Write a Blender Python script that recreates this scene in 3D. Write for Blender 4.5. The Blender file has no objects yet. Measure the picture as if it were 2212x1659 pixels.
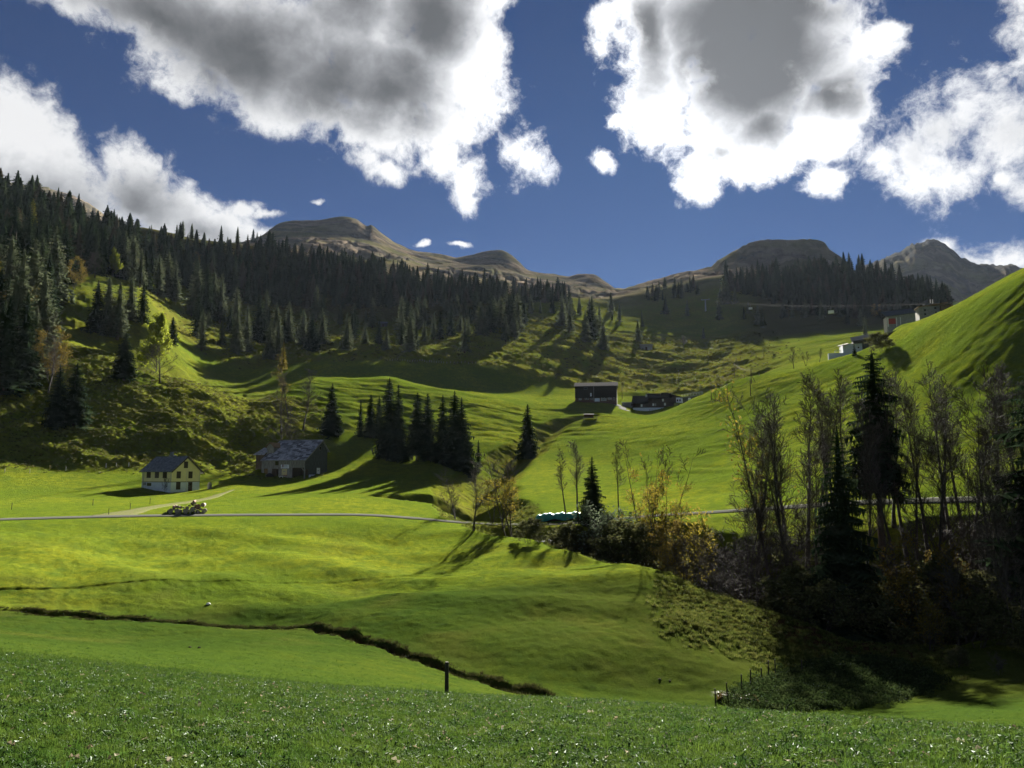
import bpy, math, random
import numpy as np
from mathutils import Vector, Matrix
R = math.radians
sc = bpy.context.scene
COL = sc.collection

# ------------------------------------------------------------------ camera
PITCH = R(6.7); FPX = 1661.0; CX, CY = 1106.0, 829.5      # survey pixels of the 2212 x 1659 view
cam_d = bpy.data.cameras.new('camera'); cam = bpy.data.objects.new('camera', cam_d); COL.objects.link(cam)
cam.location = (0, 0, 0); cam.rotation_euler = (R(90) + PITCH, 0, 0)
cam_d.sensor_fit = 'HORIZONTAL'; cam_d.sensor_width = 36.0; cam_d.lens = 36.0 * FPX / 2212.0
cam_d.clip_start = 0.1; cam_d.clip_end = 12000
sc.camera = cam
sc.view_settings.view_transform = 'Standard'; sc.view_settings.look = 'None'
EXPO = 2.45
sc.view_settings.exposure = EXPO; sc.view_settings.gamma = 1.0; sc.view_settings.use_curve_mapping = False
sc.cycles.use_denoising = True
sc.cycles.max_bounces = 5; sc.cycles.diffuse_bounces = 2; sc.cycles.glossy_bounces = 2
sc.cycles.transmission_bounces = 3; sc.cycles.transparent_max_bounces = 6; sc.cycles.volume_bounces = 0
sc.cycles.sample_clamp_indirect = 6.0

HAZE_DENSITY = 0.000011
SUN_AZ, SUN_EL = R(12.0), R(24.0)           # azimuth to the right of straight ahead
SUN_DIR = Vector((math.sin(SUN_AZ) * math.cos(SUN_EL), math.cos(SUN_AZ) * math.cos(SUN_EL), math.sin(SUN_EL)))
sun_d = bpy.data.lights.new('sun', 'SUN'); sun_d.energy = 5.0; sun_d.angle = R(0.6); sun_d.color = (1.0, 0.93, 0.80)
sun = bpy.data.objects.new('sun', sun_d); COL.objects.link(sun)
sun.rotation_euler = (-SUN_DIR).to_track_quat('-Z', 'Y').to_euler(); sun.location = (60, 200, 300)

def ang(u, v):
    """survey pixel -> (azimuth, elevation, tan of elevation)"""
    a = (u - CX) / FPX; b = (CY - v) / FPX
    y = math.cos(PITCH) - b * math.sin(PITCH); z = math.sin(PITCH) + b * math.cos(PITCH)
    r = math.hypot(a, y)
    return math.atan2(a, y), math.atan2(z, r), z / r

# ------------------------------------------------------------------ node helpers
class NT:
    def __init__(s, tree): s.t = tree; s.n = tree.nodes; s.l = tree.links
    def node(s, typ, **kw):
        n = s.n.new(typ)
        for k, v in kw.items(): setattr(n, k, v)
        return n
    def put(s, sock, val):
        if hasattr(val, 'is_linked') or isinstance(val, bpy.types.NodeSocket): s.l.new(val, sock)
        else: sock.default_value = val
    def m(s, op, a, b=0.0, c=None, clamp=False):
        n = s.n.new('ShaderNodeMath'); n.operation = op; n.use_clamp = clamp
        s.put(n.inputs[0], a); s.put(n.inputs[1], b)
        if c is not None: s.put(n.inputs[2], c)
        return n.outputs[0]
    def vm(s, op, a, b=(0, 0, 0), scale=None):
        n = s.n.new('ShaderNodeVectorMath'); n.operation = op
        s.put(n.inputs[0], a); s.put(n.inputs[1], b)
        if scale is not None: s.put(n.inputs[3], scale)
        return n.outputs['Value'] if op in ('LENGTH', 'DOT_PRODUCT', 'DISTANCE') else n.outputs['Vector']
    def ss(s, x, lo, hi, a=0.0, b=1.0):
        n = s.n.new('ShaderNodeMapRange'); n.interpolation_type = 'SMOOTHSTEP'
        s.put(n.inputs['Value'], x); s.put(n.inputs['From Min'], lo); s.put(n.inputs['From Max'], hi)
        s.put(n.inputs['To Min'], a); s.put(n.inputs['To Max'], b)
        return n.outputs[0]
    def noise(s, vec, scale, detail=4.0, rough=0.55, dist=0.0, out='Fac', lac=2.0):
        n = s.n.new('ShaderNodeTexNoise'); n.noise_dimensions = '3D'
        s.put(n.inputs['Vector'], vec); n.inputs['Scale'].default_value = scale
        n.inputs['Detail'].default_value = detail; n.inputs['Roughness'].default_value = rough
        n.inputs['Distortion'].default_value = dist; n.inputs['Lacunarity'].default_value = lac
        return n.outputs[out]
    def mix(s, f, a, b, typ='MIX'):
        n = s.n.new('ShaderNodeMix'); n.data_type = 'RGBA'; n.blend_type = typ
        s.put(n.inputs[0], f); s.put(n.inputs[6], a); s.put(n.inputs[7], b)
        return n.outputs[2]
    def xyz(s, v):
        n = s.n.new('ShaderNodeSeparateXYZ'); s.put(n.inputs[0], v); return n.outputs
    def comb(s, x, y, z):
        n = s.n.new('ShaderNodeCombineXYZ'); s.put(n.inputs[0], x); s.put(n.inputs[1], y); s.put(n.inputs[2], z); return n.outputs[0]

# ------------------------------------------------------------------ world: sky with cumulus
world = bpy.data.worlds.new('World'); sc.world = world; world.use_nodes = True
w = NT(world.node_tree); w.n.clear()
SKY_STRENGTH = 0.05; SKY_TINT = (0.046, 0.106, 0.192, 1)      # deep polarised alpine blue
sky = w.node('ShaderNodeTexSky', sky_type='NISHITA', sun_disc=False)
sky.sun_elevation = SUN_EL; sky.sun_rotation = SUN_AZ; sky.altitude = 1400
sky.air_density = 1.0; sky.dust_density = 0.15; sky.ozone_density = 3.0
tc = w.node('ShaderNodeTexCoord')
D = w.vm('NORMALIZE', tc.outputs['Generated'])
dx, dy, dz = w.xyz(D)[0:3]
az = w.m('ARCTAN2', dx, dy); el = w.m('ARCSINE', dz)
P0 = w.comb(az, el, 0.0)
warp1 = w.vm('SUBTRACT', w.noise(D, 9.0, 5, 0.58, out='Color'), (0.5, 0.5, 0.5))
P = w.vm('ADD', P0, w.vm('SCALE', warp1, scale=0.075))

def blob_field(blobs, P):
    f = None
    for (u, v, rx, ry, wgt) in blobs:
        a, e, _ = ang(u, v); sx, sy = FPX / rx, FPX / ry
        n = w.node('ShaderNodeVectorMath', operation='MULTIPLY_ADD')
        w.put(n.inputs[0], P); n.inputs[1].default_value = (sx, sy, 0); n.inputs[2].default_value = (-a * sx, -e * sy, 0)
        l = w.vm('LENGTH', n.outputs[0])
        g = w.m('MULTIPLY_ADD', l, -wgt, wgt)
        f = g if f is None else w.m('SMOOTH_MAX', f, g, 0.12)
    return f
# (u, v, radius u, radius v, weight)
CLOUDS = [
 (150,-45,150,75,1),(290,-5,170,95,1),(430,60,170,120,1),(590,110,190,135,1),(740,110,210,175,1),(900,100,220,215,1),(1010,100,125,190,1),
 (850,245,150,95,1),(960,270,90,80,.9),(600,215,100,62,.9),(440,160,90,50,.8),(1005,388,54,66,.7),(960,335,60,40,.8),(800,345,40,48,.5),(840,375,40,26,.45),
 (1130,352,60,58,.62),(1300,347,27,26,.6),
 (1500,40,200,150,1),(1640,60,230,200,1),(1620,250,220,130,1),(1505,375,55,78,1),(1800,100,125,130,1),(1425,190,95,160,1),
 (1890,80,56,58,1),(1790,260,115,110,1),(1650,350,110,45,.9),(1290,40,40,50,.45),(1335,240,22,26,.6),
 (2045,265,118,84,.45),(2155,280,104,100,.43),(1960,325,72,100,.47),(2060,390,112,54,.44),(2210,60,60,80,.5),
 (1795,398,66,36,.55),(2190,400,45,30,.45),(1890,350,66,50,.42),
 (-10,300,122,112,1),(100,405,140,95,1),(285,402,105,84,1),(378,468,100,70,1),(470,498,84,62,1),(545,514,52,26,.9),(80,540,330,120,1),
 (520,445,36,12,.45),(565,462,34,9,.45),(2120,566,100,40,.42),(2050,540,46,26,.45),(905,540,16,7,.6),(985,542,34,9,.6),(680,437,17,6,.5),
 (-420,120,300,150,1),(2650,200,250,160,.9),(2560,520,200,60,.7),(700,-420,500,190,1),(1900,-520,420,190,1),(-300,-350,240,130,.8)]
F = blob_field(CLOUDS, P)
inview = w.ss(w.m('ABSOLUTE', az), 0.95, 1.3)
gen = w.m('MULTIPLY_ADD', w.noise(D, 2.3, 3, 0.5), 4.0, -2.35)
gen = w.m('SUBTRACT', gen, w.ss(dz, -0.02, 0.12, 3.0, 0.0))
F = w.m('MAXIMUM', F, w.m('MULTIPLY_ADD', inview, w.m('ADD', gen, 1.2), -1.2))
Dw = w.vm('ADD', D, w.vm('SCALE', warp1, scale=0.05))
n1 = w.noise(Dw, 17.0, 13, 0.69)                                             # ragged edges
bil = w.m('ABSOLUTE', w.m('MULTIPLY_ADD', w.noise(Dw, 24.0, 4, 0.5), 2.0, -1.0))   # rounded billows
nz = w.m('ADD', w.m('MULTIPLY_ADD', n1, 3.0, -1.50), w.m('MULTIPLY_ADD', bil, -0.6, 0.12))
dens = w.m('ADD', w.m('MINIMUM', F, 0.62), w.m('MULTIPLY', nz, 0.58))
alpha = w.ss(dens, -0.06, 0.46)
# light coming through: thin cloud is white, thick cloud grey; billows lit from the sun's side
ns1 = w.noise(Dw, 8.5, 8, 0.57)
ns2 = w.noise(w.vm('ADD', Dw, tuple(c * 0.018 for c in SUN_DIR)), 8.5, 8, 0.57)
relief = w.m('SUBTRACT', ns1, ns2)
THICK = [
 (350,50,240,95,.85),(560,120,260,115,.95),(720,170,250,120,1.0),(860,190,190,105,1.15),(930,60,150,130,1.15),(770,20,150,70,.7),
 (1650,120,200,180,1.6),(1640,0,260,130,1.6),(1660,275,100,75,1.0),(1400,70,80,140,1.0),(1810,210,90,80,1.0),(1545,330,40,18,.5),
 (2060,300,190,110,.42),(1960,250,40,60,.5),(1130,350,30,25,.35),
 (40,430,260,95,.85),(290,440,150,80,.8),(430,500,120,55,.7),(60,560,300,120,.9),
 (-420,150,260,120,1),(2650,230,220,130,.9),(700,-420,450,160,1.2),(1900,-520,380,160,1.2),(-300,-350,200,100,.8)]
T = blob_field(THICK, P)
T = w.m('MAXIMUM', T, w.m('MULTIPLY', inview, w.m('MULTIPLY', gen, 0.8)))
T = w.m('ADD', w.m('MINIMUM', T, 1.05), w.m('MULTIPLY_ADD', ns1, 0.95, -0.40))
T = w.m('SUBTRACT', T, w.m('MULTIPLY', relief, 1.5))
sd = w.vm('DOT_PRODUCT', D, tuple(SUN_DIR))
glow = w.m('POWER', w.m('MAXIMUM', sd, 0.0), 30.0)
T = w.m('ADD', T, w.m('MULTIPLY_ADD', w.noise(D, 5.0, 4, 0.5), 0.5, -0.30))
lum = w.node('ShaderNodeValToRGB'); w.l.new(T, lum.inputs[0])
cr_ = lum.color_ramp; cr_.interpolation = 'B_SPLINE'
cr_.elements[0].position = 0.0; cr_.elements[0].color = (1.0, 1.0, 1.0, 1)
cr_.elements[1].position = 1.0; cr_.elements[1].color = (0.095, 0.099, 0.105, 1)
for p_, c_ in ((0.20, (0.74, 0.75, 0.77, 1)), (0.45, (0.40, 0.41, 0.43, 1)), (0.72, (0.20, 0.205, 0.215, 1))):
    e_ = cr_.elements.new(p_); e_.color = c_
densS = w.m('ADD', w.m('MULTIPLY', w.m('MINIMUM', F, 1.0), 1.25), w.m('MULTIPLY', nz, 0.28))
cl = w.mix(w.ss(densS, 0.06, 0.66), (0.98, 0.99, 1.0, 1), lum.outputs[0])
cl = w.vm('SCALE', cl, scale=w.m('MULTIPLY_ADD', glow, 1.0, 0.88))
cl = w.vm('SCALE', cl, scale=2.0 ** -EXPO)
skycol = w.mix(1.0, w.vm('SCALE', sky.outputs[0], scale=SKY_STRENGTH * 2.0 ** (1.95 - EXPO)), SKY_TINT, 'MULTIPLY')
bg1 = w.node('ShaderNodeBackground'); w.l.new(w.mix(alpha, skycol, cl), bg1.inputs['Color']); bg1.inputs['Strength'].default_value = 1.0
wo = w.node('ShaderNodeOutputWorld'); w.l.new(bg1.outputs[0], wo.inputs['Surface'])
world.cycles.sampling_method = 'MANUAL'; world.cycles.sample_map_resolution = 512

# ------------------------------------------------------------------ object helpers
def tag(o, label=None, cat=None, group=None, kind=None):
    if label: o['label'] = label
    if cat: o['category'] = cat
    if group: o['group'] = group
    if kind: o['kind'] = kind
    return o
def link(o, parent=None):
    COL.objects.link(o)
    if parent is not None: o.parent = parent
    return o
def mesh_from(name, V, Fc, mats=(), mi=None, smooth=False):
    """V (n,3); Fc list of arrays of equal-length faces or one array"""
    me = bpy.data.meshes.new(name)
    V = np.asarray(V, np.float32)
    if isinstance(Fc, np.ndarray): Fc = [Fc]
    Fc = [np.asarray(f, np.int32) for f in Fc if len(f)]
    nl = sum(f.size for f in Fc); nf = sum(len(f) for f in Fc)
    me.vertices.add(len(V)); me.vertices.foreach_set('co', V.ravel())
    me.loops.add(nl); me.polygons.add(nf)
    me.loops.foreach_set('vertex_index', np.concatenate([f.ravel() for f in Fc]))
    tot = np.concatenate([np.full(len(f), f.shape[1], np.int32) for f in Fc])
    st = np.concatenate([[0], np.cumsum(tot)[:-1]]).astype(np.int32)
    me.polygons.foreach_set('loop_start', st)
    if mi is not None: me.polygons.foreach_set('material_index', np.asarray(mi, np.int32))
    me.polygons.foreach_set('use_smooth', np.full(nf, bool(smooth)))
    for m in mats: me.materials.append(m)
    me.update(calc_edges=True); me.validate()
    return me
def obj(name, me, parent=None, loc=None):
    o = bpy.data.objects.new(name, me); link(o, parent)
    if loc is not None: o.location = loc
    return o
def empty(name, loc=(0, 0, 0), rz=0.0):
    o = bpy.data.objects.new(name, None); o.empty_display_size = 0.5; link(o)
    o.location = loc; o.rotation_euler = (0, 0, rz); return o

# ------------------------------------------------------------------ value tools
_rs = np.random.RandomState(7); _PERM = _rs.permutation(512)
_GR = np.stack([np.cos(np.linspace(0, 2 * np.pi, 64, endpoint=False)), np.sin(np.linspace(0, 2 * np.pi, 64, endpoint=False))], 1)
def perlin(x, y, seed=0):
    xi = np.floor(x).astype(np.int64); yi = np.floor(y).astype(np.int64)
    xf = x - xi; yf = y - yi
    u = xf * xf * xf * (xf * (xf * 6 - 15) + 10); v = yf * yf * yf * (yf * (yf * 6 - 15) + 10)
    def g(ix, iy, fx, fy):
        h = _PERM[(_PERM[(ix + seed * 17) % 512] + iy) % 512] % 64
        return _GR[h, 0] * fx + _GR[h, 1] * fy
    a = g(xi, yi, xf, yf); b = g(xi + 1, yi, xf - 1, yf); c = g(xi, yi + 1, xf, yf - 1); d = g(xi + 1, yi + 1, xf - 1, yf - 1)
    return (a + u * (b - a)) * (1 - v) + (c + u * (d - c)) * v
def fbm(x, y, octv=4, seed=0, gain=0.5):
    s = 0; a = 1.0; f = 1.0
    for i in range(octv):
        s = s + a * perlin(x * f + 13.7 * i, y * f - 7.3 * i, seed + i); a *= gain; f *= 2.03
    return s
def sstep(x, a, b):
    t = np.clip((x - a) / (b - a), 0, 1); return t * t * (3 - 2 * t)
def pchip_slopes(x, y):
    """x,y (...,K)"""
    h = np.diff(x, axis=-1); d = np.diff(y, axis=-1) / h
    m = np.zeros_like(y)
    d0, d1 = d[..., :-1], d[..., 1:]; h0, h1 = h[..., :-1], h[..., 1:]
    w1 = 2 * h1 + h0; w2 = h1 + 2 * h0
    same = (d0 * d1) > 0
    with np.errstate(divide='ignore', invalid='ignore'):
        mm = np.where(same, (w1 + w2) / (w1 / d0 + w2 / d1), 0.0)
    m[..., 1:-1] = np.nan_to_num(mm); m[..., 0] = d[..., 0]; m[..., -1] = d[..., -1]
    return m
def hermite(x, xk, yk, mk, k):
    h = xk[k + 1] - xk[k]; t = (x - xk[k]) / h
    return ((2 * t**3 - 3 * t**2 + 1) * yk[k] + (t**3 - 2 * t**2 + t) * h * mk[k] + (-2 * t**3 + 3 * t**2) * yk[k + 1] + (t**3 - t**2) * h * mk[k + 1])
def interp_pchip(xq, xk, yk):
    xk = np.asarray(xk, float); yk = np.asarray(yk, float); m = pchip_slopes(xk, yk); m[0] = m[-1] = 0
    xq = np.clip(xq, xk[0], xk[-1]); k = np.clip(np.searchsorted(xk, xq, 'right') - 1, 0, len(xk) - 2)
    return hermite(xq, xk, yk, m, k)

# ------------------------------------------------------------------ terrain: surveyed break lines (u, v, distance)
LINES = [
 # foot of the near bank
 [(-500,1650,10),(0,1659,9.5),(1106,1659,9.5),(2212,1659,9.5),(2700,1650,10)],
 # crest of the near meadow
 [(-500,1385,34),(0,1413,32),(250,1440,30.5),(500,1468,29),(750,1486,28),(1000,1502,28),(1250,1512,28.5),(1500,1530,28.5),(1750,1547,27),(2000,1565,26),(2212,1582,25),(2700,1610,24)],
 # foot behind that crest
 [(-500,1370,46),(0,1400,42),(250,1425,40),(500,1452,38),(750,1484,36),(1000,1506,35),(1150,1520,35),(1500,1548,37),(1750,1560,38),(2000,1562,38),(2212,1572,37),(2700,1590,36)],
 # near side of the brook
 [(-500,1312,92),(0,1324,88),(200,1337,85),(400,1350,81),(650,1362,76),(780,1390,68),(930,1440,60),(1050,1480,56),(1150,1505,54),(1300,1522,55),(1500,1535,57),(1750,1540,58),(2000,1522,60),(2212,1500,63),(2700,1470,66)],
 # far side of the brook
 [(-500,1302,96),(0,1310,92),(200,1321,89),(400,1335,85.5),(650,1350,80.5),(780,1372,73),(930,1424,64),(1050,1467,59.5),(1150,1490,57.5),(1300,1505,59),(1500,1510,61),(1650,1500,63),(1750,1510,63),(2000,1500,66),(2212,1470,70),(2700,1440,73)],
 # mid meadow swells
 [(-500,1240,104),(0,1255,100),(150,1268,97),(300,1275,95),(450,1282,92),(600,1302,87),(800,1314,82),(900,1348,74),(1000,1372,69),(1100,1387,66.5),(1200,1397,65.5),(1300,1397,67),(1400,1397,69),(1500,1427,67.5),(1600,1457,67),(1750,1480,70),(2000,1470,74),(2212,1440,78),(2700,1400,82)],
 [(-500,1180,120),(0,1195,116),(150,1202,114),(300,1212,111),(450,1215,110),(600,1235,104),(800,1262,97),(1000,1280,88),(1100,1290,84),(1200,1300,81),(1300,1290,84),(1390,1282,85),(1470,1330,79),(1560,1390,74),(1650,1440,71),(1750,1450,75),(2000,1440,80),(2212,1410,85),(2700,1370,90)],
 # shoulder of the mound
 [(-500,1150,130),(0,1158,128),(300,1160,127),(600,1170,123),(800,1180,120),(1000,1200,112),(1100,1210,107),(1200,1222,102),(1300,1225,99),(1370,1240,94),(1450,1280,88),(1530,1330,83),(1640,1385,78),(1750,1420,79),(1850,1440,81),(2000,1415,86),(2212,1380,92),(2700,1340,97)],
 # back edge of the mound
 [(-500,1126,136.5),(0,1131,136),(300,1128,136),(600,1126,136),(800,1130,134),(900,1140,131),(1060,1157,124),(1200,1173,116),(1300,1184,110),(1380,1206,102),(1450,1240,95),(1530,1290,89),(1640,1340,84),(1750,1390,83),(1850,1415,85),(2000,1395,90),(2212,1350,97),(2700,1300,102)],
 # road
 [(-500,1126,142),(0,1121,141),(250,1114,142),(600,1111,143),(800,1112,143),(900,1120,141),(1000,1129,139),(1100,1133,138),(1200,1133,136),(1300,1124,136),(1420,1114,136),(1550,1106,136),(1700,1096,136),(1850,1086,135),(2000,1081,134),(2212,1076,132),(2700,1060,128)],
 # fields above the road
 [(-500,1065,190),(0,1076,184),(150,1076,184),(300,1068,193),(400,1062,202),(520,1046,211),(630,1038,219),(720,1030,222),(800,1024,223),(880,1022,222),(950,1028,216),(1020,1045,204),(1100,1045,200),(1200,1050,190),(1350,1052,180),(1500,1048,172),(1650,1032,165),(1800,1016,160),(1950,1000,156),(2100,985,154),(2212,975,152),(2700,950,145)],
 [(-500,1015,226),(0,1024,219),(150,1028,219),(250,1020,222),(350,1016,225),(450,1012,229),(550,1010,236),(640,1006,241),(720,1000,243),(800,993,244),(880,992,244),(950,995,240),(1020,1010,238),(1100,1010,238),(1200,1005,236),(1350,1000,224),(1500,985,212),(1650,962,203),(1800,936,195),(1950,905,186),(2100,872,180),(2212,852,176),(2700,790,168)],
 [(-500,910,252),(0,928,247),(150,918,251),(300,908,256),(450,905,261),(560,912,264),(650,930,264),(750,955,258),(850,960,262),(950,955,266),(1050,952,270),(1150,958,274),(1250,946,278),(1350,936,276),(1500,912,268),(1650,876,256),(1800,842,240),(1950,802,222),(2100,738,208),(2212,700,202),(2700,560,195)],
 # crests: left shoulder, middle swell, farm terrace, right hill
 [(-500,700,350),(0,735,338),(130,738,332),(200,754,325),(330,806,312),(450,838,306),(540,868,306),(600,848,328),(640,828,345),(680,817,358),(760,820,364),(830,815,368),(900,829,368),(960,841,368),(1050,850,368),(1150,862,368),(1230,868,366),(1300,869,368),(1350,880,366),(1400,889,362),(1460,876,354),(1500,861,344),(1600,822,324),(1650,810,314),(1700,799,305),(1800,775,285),(1900,745,272),(2000,700,254),(2100,648,241),(2212,590,232),(2700,340,222)],
 # behind the crests
 [(-500,690,365),(0,728,355),(130,735,350),(200,758,345),(330,816,332),(450,848,330),(540,866,332),(620,856,360),(680,840,382),(760,845,386),(830,842,384),(900,847,384),(960,852,384),(1050,854,388),(1150,857,392),(1230,857,396),(1300,860,398),(1400,874,396),(1460,870,380),(1500,874,368),(1650,822,338),(1800,778,308),(1870,758,308),(1905,740,314),(1940,708,326),(2000,698,332),(2056,682,332),(2110,657,322),(2212,600,300),(2700,340,290)],
 [(-500,560,430),(0,615,420),(100,632,415),(200,650,410),(270,665,405),(330,690,400),(400,770,395),(450,800,405),(520,812,418),(600,800,420),(750,786,424),(900,788,426),(1050,793,430),(1200,812,450),(1300,826,465),(1400,836,470),(1500,838,460),(1650,806,430),(1800,772,405),(1900,752,392),(2000,735,385),(2100,705,380),(2212,660,380),(2700,450,370)],
 [(-500,505,500),(0,560,495),(100,580,485),(200,600,480),(300,630,475),(400,712,462),(500,752,466),(600,748,495),(750,740,500),(900,740,502),(1050,742,506),(1200,762,515),(1350,778,560),(1500,780,570),(1650,758,545),(1800,738,525),(1950,722,515),(2100,705,515),(2212,690,515),(2700,500,500)],
 # foot of the woods
 [(-500,470,580),(0,505,570),(150,540,575),(300,590,590),(400,650,590),(500,685,595),(600,694,625),(750,696,645),(900,692,660),(1050,686,675),(1200,684,720),(1350,684,845),(1500,690,835),(1650,694,780),(1800,698,720),(1950,692,690),(2100,686,660),(2212,680,660),(2700,560,650)],
 [(-500,430,640),(0,460,640),(150,500,650),(300,535,670),(450,585,680),(600,640,690),(750,652,700),(900,655,715),(1050,655,735),(1200,662,800),(1350,664,910),(1450,655,905),(1600,650,860),(1800,642,820),(1950,656,790),(2100,670,750),(2700,600,740)],
 # crest of the wooded hill
 [(-500,390,700),(0,425,700),(150,478,720),(260,490,740),(340,496,750),(450,518,760),(560,533,770),(650,566,780),(750,584,795),(850,602,810),(950,620,820),(1050,630,830),(1150,640,860),(1250,645,900),(1340,640,960),(1450,618,970),(1560,596,970),(1650,606,970),(1750,598,970),(1810,588,970),(1900,602,950),(2000,642,890),(2060,668,870),(2212,690,860),(2700,640,850)],
 [(-500,400,760),(0,440,770),(150,492,790),(300,510,820),(450,532,840),(560,545,860),(650,562,870),(750,590,880),(850,608,900),(950,622,910),(1050,636,920),(1150,645,950),(1250,650,1000),(1340,642,1050),(1450,622,1070),(1560,604,1080),(1650,612,1080),(1750,606,1080),(1810,600,1080),(1900,620,1060),(2000,655,990),(2212,700,960),(2700,650,950)],
 # alp meadows
 [(-500,470,1180),(0,500,1200),(300,528,1220),(560,535,1220),(650,533,1230),(750,542,1230),(850,566,1240),(950,592,1240),(1050,600,1250),(1150,618,1260),(1250,632,1260),(1340,633,1260),(1420,618,1240),(1500,600,1230),(1600,585,1230),(1700,580,1230),(1800,590,1220),(1900,620,1200),(2000,660,1200),(2700,660,1180)],
 [(-500,480,1400),(0,510,1420),(300,525,1450),(560,524,1480),(620,512,1500),(700,512,1520),(780,520,1520),(860,549,1500),(950,576,1500),(1050,574,1520),(1150,602,1480),(1250,615,1460),(1340,629,1420),(1420,612,1380),(1500,594,1360),(1580,572,1360),(1650,555,1370),(1740,552,1370),(1800,570,1340),(1850,604,1330),(1900,630,1320),(2000,668,1320),(2700,670,1300)],
 # skyline of the brown mountains
 [(-500,500,1700),(0,520,1720),(300,535,1750),(500,532,1760),(560,514,1780),(600,491,1800),(640,484,1820),(690,481,1830),(715,478,1840),(742,477,1840),(770,483,1830),(795,497,1820),(800,495,1820),(820,506,1800),(860,530,1780),(900,543,1760),(930,546,1760),(960,552,1760),(985,558,1760),(1000,556,1770),(1040,548,1780),(1080,543,1780),(1100,550,1760),(1120,566,1740),(1140,583,1720),(1160,588,1700),(1200,595,1700),(1230,600,1690),(1250,596,1690),(1280,598,1680),(1310,612,1640),(1340,625,1600),(1370,618,1560),(1420,604,1520),(1470,592,1490),(1520,582,1470),(1550,565,1470),(1580,548,1480),(1610,530,1490),(1630,522,1490),(1660,519,1500),(1700,518,1500),(1750,519,1490),(1780,525,1480),(1793,541,1465),(1810,553,1455),(1826,564,1450),(1850,592,1440),(1900,640,1430),(2000,690,1420),(2700,700,1400)],
 [(-500,530,2000),(0,540,2000),(300,560,2050),(560,560,2100),(700,545,2150),(850,570,2100),(1050,590,2100),(1340,650,1900),(1500,620,1800),(1700,570,1800),(1850,640,1750),(2000,690,1750),(2700,700,1750)],
 # distant peaks
 [(-500,380,2600),(0,400,2600),(100,412,2600),(140,425,2600),(180,441,2600),(215,465,2600),(245,489,2600),(300,530,2600),(560,570,2600),(1000,600,2600),(1340,660,2600),(1700,640,2600),(1800,610,2600),(1850,592,2600),(1900,577,2620),(1940,560,2640),(1975,545,2660),(2000,538,2680),(2030,540,2680),(2050,550,2670),(2075,568,2660),(2100,578,2660),(2130,582,2660),(2160,581,2660),(2185,580,2660),(2212,590,2650),(2300,600,2650),(2700,560,2700)],
 [(-500,600,3600),(0,600,3600),(1106,700,3600),(2212,650,3600),(2700,620,3600)],
]
PHI_IN = R(37)
ph_core = np.linspace(-PHI_IN, PHI_IN, 741)
ph_side = PHI_IN + (np.pi - PHI_IN) * (np.linspace(0, 1, 46)[1:] ** 1.5)
PH = np.concatenate([-ph_side[::-1], ph_core, ph_side[:-1]]); NP_ = len(PH)
RR = np.concatenate([[0.4, 1, 2, 3, 4, 5], np.arange(6, 25, .17), np.arange(25, 54, .4), np.arange(54, 98, .36), np.arange(98, 138, .8), np.arange(138, 205, 1.0), np.arange(205, 320, .75), np.arange(320, 340, 1.0), np.arange(340, 720, 2.3),
                     np.arange(720, 1000, 5), np.arange(1000, 2000, 14), np.arange(2000, 3600, 40), [3800, 4500, 6000, 8000]]); NR = len(RR)

def build_base():
    K = len(LINES) + 2
    rk = np.zeros((NP_, K)); zk = np.zeros((NP_, K))
    rk[:, 0] = 0.0; zk[:, 0] = -1.65
    for i, L in enumerate(LINES):
        a = [ang(u, v) for u, v, d in L]
        p = np.array([q[0] for q in a]); d = np.array([q[2] for q in L], float); z = np.array([q[2] for q in a]) * d
        o = np.argsort(p)
        q = np.clip(PH, p.min(), p.max())
        rk[:, i + 1] = np.exp(interp_pchip(q, p[o], np.log(d[o]))); zk[:, i + 1] = interp_pchip(q, p[o], z[o])
    rk[:, -1] = 8000; zk[:, -1] = -200
    # behind the camera the same meadow goes on, rising a little
    back = sstep(np.abs(PH), R(60), R(120))[:, None]
    zk = zk * (1 - back) + back * (-1.65 + 0.10 * rk * np.exp(-rk / 900.0))
    rk = np.maximum.accumulate(rk + np.arange(K) * 1e-3, axis=1)
    m = pchip_slopes(rk, zk)
    Z = np.zeros((NP_, NR))
    for c in range(NP_):
        k = np.clip(np.searchsorted(rk[c], RR, 'right') - 1, 0, K - 2)
        Z[c] = hermite(RR, rk[c], zk[c], m[c], k)
    return Z
BZ = build_base()
GX = np.sin(PH)[:, None] * RR[None, :]; GY = np.cos(PH)[:, None] * RR[None, :]
# soften the break lines a little across azimuth and range
def blur(Z, n):
    for _ in range(n):
        Zp = Z.copy()
        Zp[1:-1] = 0.25 * Z[:-2] + 0.5 * Z[1:-1] + 0.25 * Z[2:]
        Z = Zp.copy()
        Zp[:, 7:-7] = 0.25 * Z[:, 6:-8] + 0.5 * Z[:, 7:-7] + 0.25 * Z[:, 8:-6]
        Z = Zp
    return Z
sky_part = BZ[:, RR > 1000].copy()
BZ = blur(BZ, 14)
BZ[:, RR > 1000] = sky_part

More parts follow.
